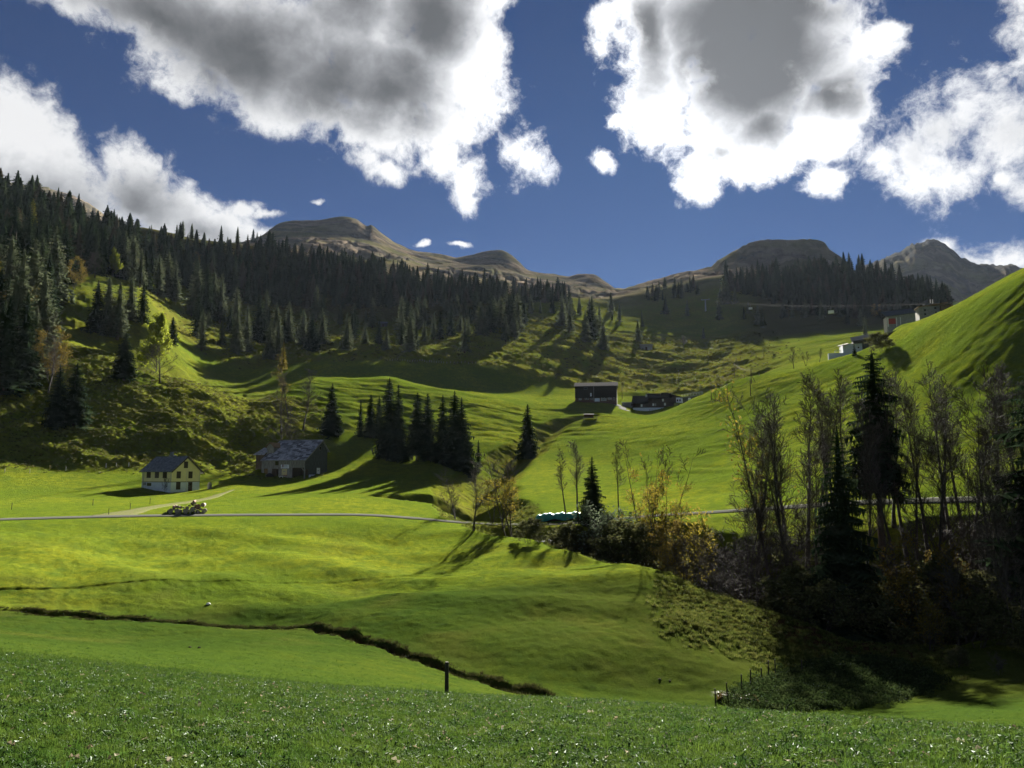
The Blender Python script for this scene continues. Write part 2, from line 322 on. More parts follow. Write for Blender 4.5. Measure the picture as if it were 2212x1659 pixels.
def pol(u, d):
    """azimuth of survey column u at distance d -> x, y"""
    p = ang(u, 1025)[0]; return (math.sin(p) * d, math.cos(p) * d)
def polyline_field(pts, vals):
    """distance to a polyline and the values interpolated along it, over the terrain grid"""
    pts = np.array(pts, float); vals = np.array(vals, float)
    best = np.full(GX.shape, 1e9); out = np.zeros(GX.shape + (vals.shape[1],))
    rad = 70.0
    for i in range(len(pts) - 1):
        a, b = pts[i], pts[i + 1]
        sel = (GX > min(a[0], b[0]) - rad) & (GX < max(a[0], b[0]) + rad) & (GY > min(a[1], b[1]) - rad) & (GY < max(a[1], b[1]) + rad)
        x = GX[sel]; y = GY[sel]; ab = b - a
        t = np.clip(((x - a[0]) * ab[0] + (y - a[1]) * ab[1]) / (ab @ ab), 0, 1)
        d = np.hypot(x - a[0] - t * ab[0], y - a[1] - t * ab[1])
        v = vals[i] + t[:, None] * (vals[i + 1] - vals[i])
        bs = best[sel]; c = d < bs
        bs[c] = d[c]; best[sel] = bs
        os_ = out[sel]; os_[c] = v[c]; out[sel] = os_
    return best, out
def smooth_poly(pts, n=6):
    pts = np.array(pts, float)
    t = np.arange(len(pts)); tq = np.linspace(0, len(pts) - 1, (len(pts) - 1) * n + 1)
    return np.stack([interp_pchip(tq, t, pts[:, j]) for j in range(pts.shape[1])], 1)

ROAD = smooth_poly([pol(u, d) for u, d in [(-900,139),(-500,140.5),(0,140.5),(250,141.5),(600,142.5),(800,142.5),(900,141),(1000,139),(1100,138),(1200,136.5),(1300,136),(1420,136),(1550,136),(1700,136),(1850,135),(2000,134),(2212,132),(2700,128)]])
DRIVE = smooth_poly([pol(u, d) for u, d in [(245,141.6),(285,147),(330,155),(380,164),(420,171),(455,179),(480,189),(505,198)]])
d_road, _ = polyline_field(ROAD, np.zeros((len(ROAD), 1)))
d_drive, _ = polyline_field(DRIVE, np.zeros((len(DRIVE), 1)))

GUL = [(2700,114,16,8),(2212,110,17,8.5),(2000,107,17,8.5),(1800,104,17,8.5),(1600,106,16,8),(1450,112,14,7),(1350,118,12,6),(1250,124,9.5,5),(1170,128.5,8,4.5),(1110,134,8,4),(1060,150,10,5),(1030,170,11,5),(1030,195,11,5),(1060,222,10,4.5),(1100,248,9,4),(1140,268,8,3.5),(1180,294,7,3),(1220,314,6,2.5),(1280,326,4,1.5)]
gp = smooth_poly([pol(u, d) + (w_, h_) for u, d, w_, h_ in GUL], 5)
GULLY = gp
dg, gv = polyline_field(gp[:, :2], gp[:, 2:])
gv[..., 0] = np.maximum(gv[..., 0], 1.0)
wob = 1 + 0.22 * fbm(GX / 14, GY / 14, 3, 5)
keep = 1 - np.exp(-(d_road / 4.5) ** 2)
prof = np.clip(1 - dg / (gv[..., 0] * wob), 0, 1)
carve = gv[..., 1] * (prof ** 1.15) * keep
sg = smooth_poly([pol(u, d) + (w_, h_) for u, d, w_, h_ in [(1040,170,10,4.5),(980,171,10,4.5),(930,172,9,4),(880,173,7,3),(845,174,4,1.2)]], 5)
ds, sv = polyline_field(sg[:, :2], sg[:, 2:]); sv[..., 0] = np.maximum(sv[..., 0], 1.0)
carve2 = sv[..., 1] * np.clip(1 - ds / (sv[..., 0] * wob), 0, 1) ** 0.9 * keep
# gully right of the farm
fg = smooth_poly([pol(u, d) + (w_, h_) for u, d, w_, h_ in [(1455,352,6,3.5),(1490,362,9,5),(1540,382,10,6),(1600,415,10,6),(1660,450,8,5)]], 5)
df, fv = polyline_field(fg[:, :2], fg[:, 2:]); fv[..., 0] = np.maximum(fv[..., 0], 1.0)
carve3 = fv[..., 1] * np.clip(1 - df / fv[..., 0], 0, 1)
BROOK = smooth_poly([pol(u, d) for u, d in [(-700,96),(-500,94),(0,90),(100,88.8),(200,87),(300,85.2),(400,83.2),(520,81),(650,78.2),(720,74.5),(780,70.5),(860,66),(930,62),(1050,57.8),(1130,56),(1185,55.6)]], 6)
BROOK[:, 1] += 0.6 * np.sin(np.arange(len(BROOK)) * 0.9) + 0.35 * np.sin(np.arange(len(BROOK)) * 2.3)
db, _ = polyline_field(BROOK, np.zeros((len(BROOK), 1)))
bw = 0.95 + 0.3 * perlin(GX / 3, GY / 3, 3)
carve4 = 1.7 * np.clip(1 - (db / bw) ** 2, 0, 1) ** 0.7
Z = BZ - carve - carve2 - carve3 - carve4

# ---- region masks over the grid (survey column / distance)
UU = CX + FPX * np.tan(np.clip(PH, -1.3, 1.3)) / math.cos(PITCH) * 1.0
UU = np.broadcast_to(UU[:, None], GX.shape); RG = np.broadcast_to(RR[None, :], GX.shape)
left_hill = sstep(RG, 219, 232) * (1 - sstep(RG, 350, 440) * sstep(UU, 330, 430)) * (1 - sstep(RG, 500, 560)) * (1 - sstep(UU, 640, 760))
left_hill *= 1 - sstep(UU, 520, 620) * sstep(RG, 288, 305)
alm = sstep(RG, 424, 440) * (1 - sstep(RG, 690, 760)) * sstep(UU, 250, 420) * (1 - sstep(UU, 1560, 1750))
right_hill = sstep(UU, 1180, 1420) * sstep(RG, 140, 165) * (1 - sstep(RG, 320, 345))
mid_swell = sstep(UU, 560, 700) * (1 - sstep(UU, 1250, 1400)) * sstep(RG, 255, 282) * (1 - sstep(RG, 378, 400))
far_mead = sstep(UU, 1150, 1300) * sstep(RG, 380, 400) * (1 - sstep(RG, 560, 640))
mount = sstep(RG, 980, 1150)
rough_bank = np.clip(sstep(prof, 0.02, 0.18) + sstep(carve2, 0.1, 0.6), 0, 1)
mound = sstep(RG, 57, 70) * (1 - sstep(RG, 124, 137)) * (1 - rough_bank)
spur = sstep(UU, 1380, 1470) * (1 - sstep(UU, 1900, 2100)) * sstep(RG, 69, 77) * (1 - sstep(RG, 90, 100))

# ---- relief
def hummocks(s, seed, lean=0.6):
    n = fbm(GX / s * 1.0, GY / (s * lean), 3, seed, 0.55)
    return np.maximum(n, -0.25) ** 1.0
def tuss(s, seed):
    a = fbm(GX / s, GY / (s * .62), 3, seed, .6); c = 1 - np.abs(fbm(GX / (s * .55), GY / (s * .4), 2, seed + 3, .5)) * 1.6
    patch = 0.35 + 0.65 * sstep(fbm(GX / (s * 5), GY / (s * 4), 2, seed + 5), -.35, .35)
    return (np.maximum(a, -.2) + 0.38 * c) * patch
Z = Z + left_hill * (0.95 * tuss(2.6, 11) + 1.3 * fbm(GX / 13, GY / 11, 2, 21))
Z = Z + alm * (1.9 * tuss(6.0, 31) + 3.0 * fbm(GX / 34, GY / 30, 2, 41))
Z = Z + far_mead * (1.8 * fbm(GX / 38, GY / 34, 3, 51) + 0.35 * perlin(GX / 7, GY / 5, 54))
# cattle terraces on the right hill: ripples along the contour
tw = BZ + 1.6 * fbm(GX / 26, GY / 26, 3, 61)
Z = Z + right_hill * (0.13 * np.sin(tw * 1.9 + 5.0 * perlin(GX / 18, GY / 18, 64)) * np.clip(perlin(GX / 20, GY / 20, 63) * 2 + .4, 0, 1) * (1 - .7 * sstep(UU, 1850, 2050)) + 0.24 * fbm(GX / 7, GY / 3.6, 3, 66) + 0.9 * fbm(GX / 30, GY / 34, 2, 62) + 0.10 * fbm(GX / 3, GY / 3, 2, 65))
Z = Z + mid_swell * (0.9 * fbm(GX / 24, GY / 20, 3, 71) + 0.30 * fbm(GX / 7, GY / 4.5, 3, 72) + 0.10 * np.sin(tw * 2.2 + 2.5 * perlin(GX / 24, GY / 24, 74)))
Z = Z + mound * ((0.40 * fbm(GX / 9, GY / 8, 2, 81) + 1.3 * fbm(GX / 24, GY / 19, 2, 83)) * sstep(RG, 66, 84) + 0.07 * fbm(GX / 1.2, GY / 1.0, 3, 82))
for (rp, amp, wd_) in (([(450,112),(600,109),(750,104),(900,99),(1100,96),(1250,93),(1330,92),(1390,90)], .75, 5.0), ([(850,87),(950,84),(1100,80),(1250,79),(1400,80),(1470,78)], .6, 3.4), ([(-200,108),(0,107),(150,104),(300,101),(430,99)], .3, 8.0)):
    q_ = smooth_poly([pol(u, d) for u, d in rp]); dd_, _ = polyline_field(q_, np.zeros((len(q_), 1))); Z = Z + amp * np.exp(-(dd_ / wd_) ** 2) * (0.7 + .6 * fbm(GX / 12, GY / 12, 2, 85))
Z = Z + rough_bank * 0.45 * hummocks(2.2, 91) + spur * 0.30 * hummocks(1.1, 92)
wood = sstep(RG, 590, 680) * (1 - sstep(RG, 930, 1000))
Z = Z + wood * 2.0 * fbm(GX / 45, GY / 45, 3, 95)
near = (1 - sstep(RG, 29, 38)); Z = Z + near * 0.05 * fbm(GX / 0.9, GY / 0.8, 3, 97) + sstep(RG, 30, 38) * (1 - sstep(RG, 80, 90)) * 0.05 * fbm(GX / 1.2, GY / 1.0, 3, 98)
ridge = 1 - np.abs(fbm(GX / 160, GY / 120, 4, 101, .5)) * 1.8
Z = Z + mount * (ridge - 0.6) * 16 * (1 - sstep(RG, 1330, 1480) * (1 - sstep(RG, 1850, 2100)) * 0.75) * (1 - sstep(RG, 2380, 2560))
Z = Z + mount * (4.0 * fbm(GX / 42, GY / 50, 5, 103, .6) * (1 - .6 * sstep(RG, 1430, 1500) * (1 - sstep(RG, 2000, 2200))) - 9.0 * sstep(np.abs(fbm(GX / 60, GY / 200, 3, 107, .55)), .12, .0) * (1 - sstep(RG, 1400, 1520) * (1 - sstep(RG, 2000, 2200))))
cliff = sstep(UU, 1840, 1900) * sstep(RG, 2200, 2500)
Z = Z + cliff * 14 * (1 - np.abs(fbm(GX / 70, GY / 110, 4, 105, .6)) * 2) * (1 - sstep(RG, 2640, 2660))
# crag on the left brown ridge
crag = np.exp(-((UU - 806) / 9) ** 2 - ((RG - 1820) / 30) ** 2); Z = Z + crag * 9
field = sstep(RG, 33, 42) * (1 - sstep(RG, 400, 440)); Z = Z + field * (0.075 * fbm(GX / 1.7, GY / 1.1, 3, 141, .6) + 0.05 * sstep(RG, 130, 200) * fbm(GX / 3.5, GY / 2.0, 2, 143))
# level the roadbed
from_road = np.exp(-(d_road / 3.2) ** 2)
Z = Z * (1 - from_road) + (BZ - 0.02) * from_road

LR = np.log(RR)
def ground(x, y):
    p = math.atan2(x, y); r = math.hypot(x, y)
    i = np.clip(np.searchsorted(PH, p) - 1, 0, NP_ - 2); j = np.clip(np.searchsorted(RR, r) - 1, 0, NR - 2)
    a = (p - PH[i]) / (PH[i + 1] - PH[i]); b = (r - RR[j]) / (RR[j + 1] - RR[j])
    a = min(max(a, 0), 1); b = min(max(b, 0), 1)
    return float((Z[i, j] * (1 - a) + Z[i + 1, j] * a) * (1 - b) + (Z[i, j + 1] * (1 - a) + Z[i + 1, j + 1] * a) * b)
def hit(u, v, rmin=4.0, rmax=3300.0):
    """where the sight line of a survey pixel first meets the ground"""
    p, _, e = ang(u, v)
    i = np.clip(np.searchsorted(PH, p) - 1, 0, NP_ - 2); a = (p - PH[i]) / (PH[i + 1] - PH[i])
    prof_ = Z[i] * (1 - a) + Z[i + 1] * a
    s = prof_ - e * RR
    js = np.where((s >= 0) & (RR >= rmin) & (RR <= rmax))[0]
    if len(js) == 0: return None
    j = js[0]
    if j == 0: r = RR[0]
    else:
        t = s[j - 1] / (s[j - 1] - s[j] + 1e-12) if s[j - 1] < 0 else 1.0
        r = RR[j - 1] + t * (RR[j] - RR[j - 1])
    x, y = math.sin(p) * r, math.cos(p) * r
    return x, y, ground(x, y)
def at(u, d, v=1025):
    x, y = pol(u, d); return x, y, ground(x, y)

# ------------------------------------------------------------------ ground material
def new_mat(name):
    m = bpy.data.materials.new(name); m.use_nodes = True; t = NT(m.node_tree); t.n.clear()
    out = t.node('ShaderNodeOutputMaterial'); return m, t, out
def attr(t, name):
    n = t.node('ShaderNodeAttribute'); n.attribute_name = name; return n
def principled(t, out, color, rough=0.8, bump=None, bstr=0.3, bdist=0.05, spec=0.3, **kw):
    p = t.node('ShaderNodeBsdfPrincipled'); t.put(p.inputs['Base Color'], color); t.put(p.inputs['Roughness'], rough)
    p.inputs['Specular IOR Level'].default_value = spec
    for k, v in kw.items(): t.put(p.inputs[k.replace('_', ' ')], v)
    if bump is not None:
        b = t.node('ShaderNodeBump'); b.inputs['Strength'].default_value = bstr; b.inputs['Distance'].default_value = bdist
        t.put(b.inputs['Height'], bump); t.l.new(b.outputs[0], p.inputs['Normal'])
    t.l.new(p.outputs[0], out.inputs['Surface']); return p

gm, t, out = new_mat('meadow_ground')
geo = t.node('ShaderNodeNewGeometry'); pos = geo.outputs['Position']
ma = attr(t, 'cover'); cr, cg, cb = t.node('ShaderNodeSeparateColor'), None, None
t.l.new(ma.outputs['Color'], cr.inputs[0]); dry, brown, soil = cr.outputs[0], cr.outputs[1], cr.outputs[2]
mb = attr(t, 'leaf_shade_rock'); cw2 = t.node('ShaderNodeSeparateColor'); t.l.new(mb.outputs['Color'], cw2.inputs[0])
leaf, lush_shade, rock = cw2.outputs[0], cw2.outputs[1], cw2.outputs[2]
nA = t.noise(pos, 0.035, 5, 0.6); nB = t.noise(pos, 0.45, 6, 0.65); nC = t.noise(pos, 6.0, 4, 0.65)
g1 = t.mix(t.ss(nA, 0.35, 0.68), (0.122, 0.172, 0.016, 1), (0.222, 0.238, 0.020, 1))
g1 = t.mix(t.ss(nB, 0.35, 0.72), g1, (0.090, 0.132, 0.020, 1))
nM = t.noise(pos, 1.1, 5, 0.7)
g1 = t.mix(t.ss(nM, 0.36, 0.66, 0.0, 0.6), g1, (0.070, 0.112, 0.014, 1))
g1 = t.mix(t.m('MULTIPLY', lush_shade, 0.85), g1, (0.019, 0.038, 0.008, 1))  # lush green and painted shade share this dark colour
g1 = t.mix(t.m('MULTIPLY', dry, t.ss(nB, 0.25, 0.65, .25, 1.0)), g1, (0.130, 0.112, 0.026, 1))
al = t.mix(t.ss(t.noise(pos, 0.02, 6, 0.65), 0.42, 0.58), (0.230, 0.180, 0.140, 1), (0.115, 0.098, 0.086, 1))
g1 = t.mix(brown, g1, al)
g1 = t.mix(rock, g1, t.mix(t.ss(t.noise(pos, 0.05, 8, 0.7), 0.4, 0.6), (0.10, 0.10, 0.105, 1), (0.05, 0.052, 0.056, 1)))
g1 = t.mix(t.m('MULTIPLY', leaf, t.ss(nC, 0.3, 0.6, .5, 1)), g1, t.mix(t.ss(nC, .4, .6), (0.075, 0.036, 0.018, 1), (0.030, 0.016, 0.010, 1)))
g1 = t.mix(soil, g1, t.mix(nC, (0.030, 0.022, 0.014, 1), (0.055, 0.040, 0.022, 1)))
g1 = t.mix(t.ss(nC, 0.30, 0.70, 0.55, 0.0), g1, t.mix(1.0, g1, (0.45, 0.5, 0.4, 1), 'MULTIPLY'))
dist_f = t.vm('LENGTH', pos)
fine = t.m('ADD', t.m('MULTIPLY', t.noise(pos, 7.0, 5, 0.75), 0.75), t.m('MULTIPLY', t.noise(pos, 1.3, 6, 0.7), 0.9))
fine = t.m('ADD', fine, t.m('MULTIPLY', brown, t.m('MULTIPLY', t.noise(pos, 0.045, 9, 0.7), 26.0)))
b1 = t.node('ShaderNodeBump'); b1.inputs['Strength'].default_value = 0.8
t.put(b1.inputs['Distance'], t.ss(dist_f, 20, 260, 0.10, 0.55)); t.put(b1.inputs['Height'], fine)
p = t.node('ShaderNodeBsdfDiffuse'); t.put(p.inputs['Color'], g1); p.inputs['Roughness'].default_value = 0.0
t.l.new(b1.outputs[0], p.inputs['Normal']); t.l.new(p.outputs[0], out.inputs['Surface'])

# ---- mesh
def build_ground():
    V = np.zeros((NP_ * NR + 1, 3), np.float32)
    V[:-1, 0] = GX.ravel(); V[:-1, 1] = GY.ravel(); V[:-1, 2] = Z.ravel(); V[-1] = (0, 0, -1.65)
    i = np.arange(NP_); i2 = (i + 1) % NP_; j = np.arange(NR - 1)
    A = (i[:, None] * NR + j[None, :]); B = (i2[:, None] * NR + j[None, :])
    q = np.stack([A, A + 1, B + 1, B], -1).reshape(-1, 4)
    tri = np.stack([np.full(NP_, NP_ * NR), i * NR, i2 * NR], 1)
    me = mesh_from('ground', V, [q[:, ::-1], tri[:, ::-1]], [gm], smooth=True)
    n = fbm(GX / 11, GY / 11, 3, 111)
    dry_ = np.clip(left_hill * 0.55 + alm * 0.75 + rough_bank * 0.7 + spur * 0.6 + sstep(RG, 560, 900) * .6 + 0.25 * far_mead, 0, 1) * np.clip(0.75 + n, 0.2, 1)
    dry_ = np.maximum(dry_, np.clip(0.25 * sstep(n, 0, .6) + 0.22 * sstep(UU, 900, 1400) * (1 - sstep(RG, 75, 110)), 0, .8) * mound)
    brown_ = sstep(RG, 880, 990) * np.clip(0.85 + 0.6 * fbm(GX / 120, GY / 120, 3, 113), 0.25, 1)
    lush_shade_ = np.clip(near * 1.0 + 0.9 * sstep(UU, 1560, 1700) * sstep(RG, 30, 40) * (1 - sstep(RG, 66, 76)) + 0.38 * mound * (1 - sstep(RG, 88, 124)) + sstep(RG, 26, 38) * (1 - sstep(RG, 84, 92)) * 0.92, 0, 1)  # lush near grass; lawn, right corner and lower mound darkened to paint shade
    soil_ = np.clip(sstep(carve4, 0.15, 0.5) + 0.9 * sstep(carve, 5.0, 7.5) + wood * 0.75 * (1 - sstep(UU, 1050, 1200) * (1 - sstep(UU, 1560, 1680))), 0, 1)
    leaf_ = np.clip(sstep(UU, 1590, 1680) * sstep(RG, 79, 84) * (1 - sstep(RG, 98, 108)) * (1 - sstep(UU, 1950, 2050)) + 0.7 * sstep(carve, 3.5, 6.0), 0, 1)
    rk_ = sstep(fbm(GX / 90, GY / 60, 4, 121, .6), .22, .5) * mount * sstep(RG, 1250, 1400)
    rock_ = np.clip(0.8 * rk_ + sstep(UU, 1830, 1880) * sstep(RG, 2300, 2450) * 0.85 + crag, 0, 1)
    for nm, (a, b, c) in {'cover': (dry_, brown_, soil_), 'leaf_shade_rock': (leaf_, lush_shade_, rock_)}.items():
        at_ = me.attributes.new(nm, 'FLOAT_COLOR', 'POINT')
        buf = np.zeros((NP_ * NR + 1, 4), np.float32); buf[:, 3] = 1
        for k, arr in enumerate((a, b, c)): buf[:-1, k] = arr.ravel()
        at_.data.foreach_set('color', buf.ravel())
    return tag(obj('ground', me), kind='structure')
GROUND = build_ground()

# ---- road and drive, draped strips
am, t, out = new_mat('asphalt')
geo = t.node('ShaderNodeNewGeometry'); n = t.noise(geo.outputs['Position'], 3.0, 6, 0.7)
principled(t, out, t.mix(n, (0.070, 0.072, 0.066, 1), (0.11, 0.112, 0.098, 1)), 0.95, n, 0.3, 0.02, spec=0.0)
dm, t, out = new_mat('gravel_track')
geo = t.node('ShaderNodeNewGeometry'); n = t.noise(geo.outputs['Position'], 2.5, 6, 0.7)
principled(t, out, t.mix(t.ss(n, .35, .65), (0.16, 0.145, 0.085, 1), (0.11, 0.14, 0.04, 1)), 0.95, n, 0.4, 0.03, spec=0.0)
def strip(name, line, width, mat, lift, sub=3, cross=5, taper=None):
    line = np.array(line); tq = np.linspace(0, len(line) - 1, (len(line) - 1) * sub + 1)
    L = np.stack([np.interp(tq, np.arange(len(line)), line[:, k]) for k in (0, 1)], 1)
    T = np.gradient(L, axis=0); T /= np.linalg.norm(T, axis=1)[:, None]; N = np.stack([-T[:, 1], T[:, 0]], 1)
    V = []; cn = cross + 2; rg = random.Random(len(line))
    for i in range(len(L)):
        wd = width if taper is None else width * taper(i / (len(L) - 1))
        wl, wr = wd * (1 + rg.uniform(-.07, .07)), wd * (1 + rg.uniform(-.07, .07))
        for c in range(cn):
            s = (min(max((c - 1) / (cross - 1), 0), 1) - .5); s *= (wl if s < 0 else wr); drop = 0
            if c == 0: s -= .25; drop = .3
            if c == cn - 1: s += .25; drop = .3
            x, y = L[i] + N[i] * s; V.append((x, y, ground(x, y) + lift - drop))
    q = []
    for i in range(len(L) - 1):
        for c in range(cn - 1):
            a = i * cn + c; q.append((a, a + 1, a + cn + 1, a + cn))
    return tag(obj(name, mesh_from(name, V, np.array(q)[:, ::-1], [mat], smooth=True)), kind='structure')
strip('road', ROAD, 2.3, am, 0.07)
strip('driveway', DRIVE, 2.8, dm, 0.06, 4, 5, lambda q: 2.2 - 1.2 * min(1, q * 4) if q < .25 else (1.0 if q < .7 else max(.25, 1 - (q - .7) * 2.5)))

# ------------------------------------------------------------------ vegetation materials
def leaf_mat(name, c1, c2, scale=0.6, trans=0.35, rough=0.7):
    m, t, out = new_mat(name)
    oi = t.node('ShaderNodeObjectInfo'); geo = t.node('ShaderNodeNewGeometry')
    n = t.noise(geo.outputs['Position'], scale, 3, 0.6)
    c = t.mix(t.ss(n, .3, .7), c1 + (1,), c2 + (1,))
    c = t.mix(t.m('MULTIPLY', oi.outputs['Random'], 0.45), c, t.mix(1.0, c, (0.55, 0.62, 0.6, 1), 'MULTIPLY'))
    d = t.node('ShaderNodeBsdfDiffuse'); t.put(d.inputs[0], c)
    tr = t.node('ShaderNodeBsdfTranslucent'); t.put(tr.inputs[0], c)
    mx = t.node('ShaderNodeMixShader'); mx.inputs[0].default_value = trans
    t.l.new(d.outputs[0], mx.inputs[1]); t.l.new(tr.outputs[0], mx.inputs[2]); t.l.new(mx.outputs[0], out.inputs['Surface'])
    return m
def bark_mat(name, c1, c2, scale=4.0):
    m, t, out = new_mat(name); tcx = t.node('ShaderNodeTexCoord')
    mp = t.node('ShaderNodeMapping'); mp.inputs['Scale'].default_value = (1, 1, 0.25); t.l.new(tcx.outputs['Object'], mp.inputs[0])
    n = t.noise(mp.outputs[0], scale, 5, 0.65)
    principled(t, out, t.mix(t.ss(n, .3, .7), c1 + (1,), c2 + (1,)), 0.9, n, 0.6, 0.05, spec=0.1); return m
M_NEEDLE = leaf_mat('spruce_needles', (0.013, 0.026, 0.013), (0.034, 0.050, 0.025), 0.5, 0.25)  # darkened to put the shade of the forest into the colour
M_NEEDLE_LIT = leaf_mat('sunlit_grey_green_needles', (0.060, 0.080, 0.045), (0.125, 0.138, 0.085), 0.35, 0.42)  # grey-green, made paler so the sun on the crowns is in the colour
M_NEEDLE_M = leaf_mat('mid_green_needles', (0.034, 0.052, 0.026), (0.065, 0.082, 0.044), 0.4, 0.35)
M_NEEDLE_B = leaf_mat('brownish_needles', (0.050, 0.046, 0.028), (0.080, 0.070, 0.044), 0.4, 0.35)
M_NEEDLE_Y = leaf_mat('yellowing_needles', (0.09, 0.10, 0.02), (0.16, 0.15, 0.025), 0.5, 0.4)
M_LARCH = leaf_mat('golden_larch_needles', (0.32, 0.17, 0.03), (0.42, 0.24, 0.05), 0.5, 0.45)
M_GOLD = leaf_mat('yellow_autumn_leaves', (0.20, 0.155, 0.02), (0.10, 0.092, 0.022), 1.2, 0.5)
M_LIME = leaf_mat('lime_yellow_leaves', (0.22, 0.25, 0.025), (0.14, 0.17, 0.025), 1.0, 0.5)
M_RUST = leaf_mat('brown_orange_leaves', (0.17, 0.125, 0.025), (0.10, 0.078, 0.022), 1.2, 0.45)
M_OLIVE = leaf_mat('dull_green_leaves', (0.060, 0.072, 0.026), (0.105, 0.102, 0.045), 1.2, 0.35)
M_GREY = leaf_mat('grey_green_leaves', (0.16, 0.19, 0.13), (0.08, 0.11, 0.06), 1.5, 0.3)
M_BARK = bark_mat('spruce_bark', (0.050, 0.038, 0.030), (0.10, 0.080, 0.065))
M_GBARK = bark_mat('grey_bark', (0.032, 0.028, 0.025), (0.085, 0.075, 0.066))
M_TWIG = bark_mat('twigs', (0.040, 0.034, 0.031), (0.075, 0.064, 0.058), 1.0)

class MB:
    def __init__(s): s.V = []; s.T = []; s.Q = []; s.n = 0
    def add(s, V, T=None, Q=None):
        V = np.asarray(V, float).reshape(-1, 3)
        if T is not None and len(T): s.T.append(np.asarray(T, int) + s.n)
        if Q is not None and len(Q): s.Q.append(np.asarray(Q, int) + s.n)
        s.V.append(V); s.n += len(V)
    def mesh(s, name, mats, smooth=False):
        F = []
        if s.Q: F.append(np.concatenate(s.Q))
        if s.T: F.append(np.concatenate(s.T))
        return mesh_from(name, np.concatenate(s.V), F, mats if isinstance(mats, (list, tuple)) else [mats], smooth=smooth)
    def arrays(s):
        return np.concatenate(s.V), (np.concatenate(s.T) if s.T else np.zeros((0, 3), int)), (np.concatenate(s.Q) if s.Q else np.zeros((0, 4), int))
def tube(mb, pts, rad, sides=6, cap=True):
    pts = np.asarray(pts, float); n = len(pts); rad = np.broadcast_to(np.asarray(rad, float), (n,))
    T = np.gradient(pts, axis=0); T /= np.linalg.norm(T, axis=1)[:, None] + 1e-9
    ref = np.array([0, 0, 1.0]) if abs(T[0, 2]) < 0.8 else np.array([1.0, 0, 0])
    A = np.cross(T, ref); A /= np.linalg.norm(A, axis=1)[:, None] + 1e-9; B = np.cross(T, A)
    an = np.linspace(0, 2 * np.pi, sides, endpoint=False)
    V = pts[:, None, :] + rad[:, None, None] * (np.cos(an)[None, :, None] * A[:, None, :] + np.sin(an)[None, :, None] * B[:, None, :])
    i = np.arange(n - 1)[:, None] * sides; k = np.arange(sides)[None, :]; k2 = (k + 1) % sides
    Q = np.stack([i + k, i + k2, i + sides + k2, i + sides + k], -1).reshape(-1, 4)
    V = V.reshape(-1, 3); Tt = []
    if cap:
        V = np.vstack([V, pts[-1:], pts[:1]]); c = n * sides
        kk = np.arange(sides); e = (n - 1) * sides
        Tt = np.concatenate([np.stack([e + kk, e + (kk + 1) % sides, np.full(sides, c)], 1), np.stack([(kk + 1) % sides, kk, np.full(sides, c + 1)], 1)])
    mb.add(V, Tt, Q)

def spruce(seed, h=1.0, rad=0.17, levels=30, nb=7, tw=7, skirt=0.05, ragged=0.15, power=0.85, hang=True, core=0.5, fat=1.0):
    rng = np.random.RandomState(seed)
    tr = MB(); cr = MB()
    bend = rng.normal(0, 0.006, 2)
    zt = np.linspace(-0.03, 1.0, 7); tube(tr, np.stack([bend[0] * np.sin(zt * 3), bend[1] * np.sin(zt * 2.5), zt], 1), 0.016 * (1.02 - zt) + 0.0008, 6)
    # dense inner foliage along the stem
    cz = np.linspace(skirt + .01, 0.99, max(6, levels // 2)); cs = 7
    ring = []
    for q_ in cz:
        aa = np.linspace(0, 6.283, cs, endpoint=False) + rng.rand(); rr_ = (core * rad * (1 - q_) ** power + .004) * rng.uniform(.7, 1.25, cs)
        ring.append(np.stack([np.cos(aa) * rr_, np.sin(aa) * rr_, q_ + rng.normal(0, .008, cs)], 1))
    nn = len(cz); ii = np.arange(nn - 1)[:, None] * cs; kk = np.arange(cs)[None, :]; k2_ = (kk + 1) % cs
    cr.add(np.concatenate(ring), None, np.stack([ii + kk, ii + k2_, ii + cs + k2_, ii + cs + kk], -1).reshape(-1, 4))
    for i in range(levels):
        q = i / (levels - 1); z = skirt + (0.985 - skirt) * q ** 0.92
        prof = (1 - z) ** power * (0.82 + 0.18 * min(1, (z - skirt) * 9 + .3))
        k = max(3, int(nb * (0.55 + 0.45 * (1 - q)) + rng.rand()))
        a0 = rng.rand() * 6.28
        for b in range(k):
            if rng.rand() < ragged * 0.5: continue
            a = a0 + 6.283 * b / k + rng.normal(0, .22)
            L = rad * prof * (1 + rng.normal(0, ragged)) + 0.012
            up = 0.55 * q - 0.28 + rng.normal(0, .08)
            o = np.array([math.cos(a), math.sin(a), 0]); sd_ = np.array([-o[1], o[0], 0])
            s = np.linspace(0.08, 1, tw + 1)
            pz = z + rng.normal(0, .004) + L * (up * s - 0.42 * s ** 2 + 0.20 * s ** 3)
            pts = o[None, :] * (L * s)[:, None]; pts[:, 2] = pz
            V = []; T = []
            for j in range(tw):
                wl = fat * L * (0.50 * (1 - 0.60 * s[j]) + 0.07) * (0.75 + 0.5 * rng.rand())
                for sg in (-1, 1):
                    tip = pts[j] + o * wl * (0.45 + .25 * rng.rand()) + sd_ * sg * wl * (0.85 + .3 * rng.rand()) + np.array([0, 0, -wl * (0.22 + .3 * rng.rand())])
                    n0 = len(V); V += [pts[j], pts[j + 1], tip]; T.append((n0, n0 + 1, n0 + 2))
                if hang:
                    dn = (pts[j] + pts[j + 1]) / 2 + np.array([0, 0, -wl * (0.45 + .5 * rng.rand())]) + sd_ * rng.normal(0, .12) * wl
                    n0 = len(V); V += [pts[j], pts[j + 1], dn]; T.append((n0, n0 + 1, n0 + 2))
            cr.add(V, T)
    tube(cr, [(0, 0, .93), (0, 0, 1.012)], [0.006, 0.0015], 3)
    return tr, cr

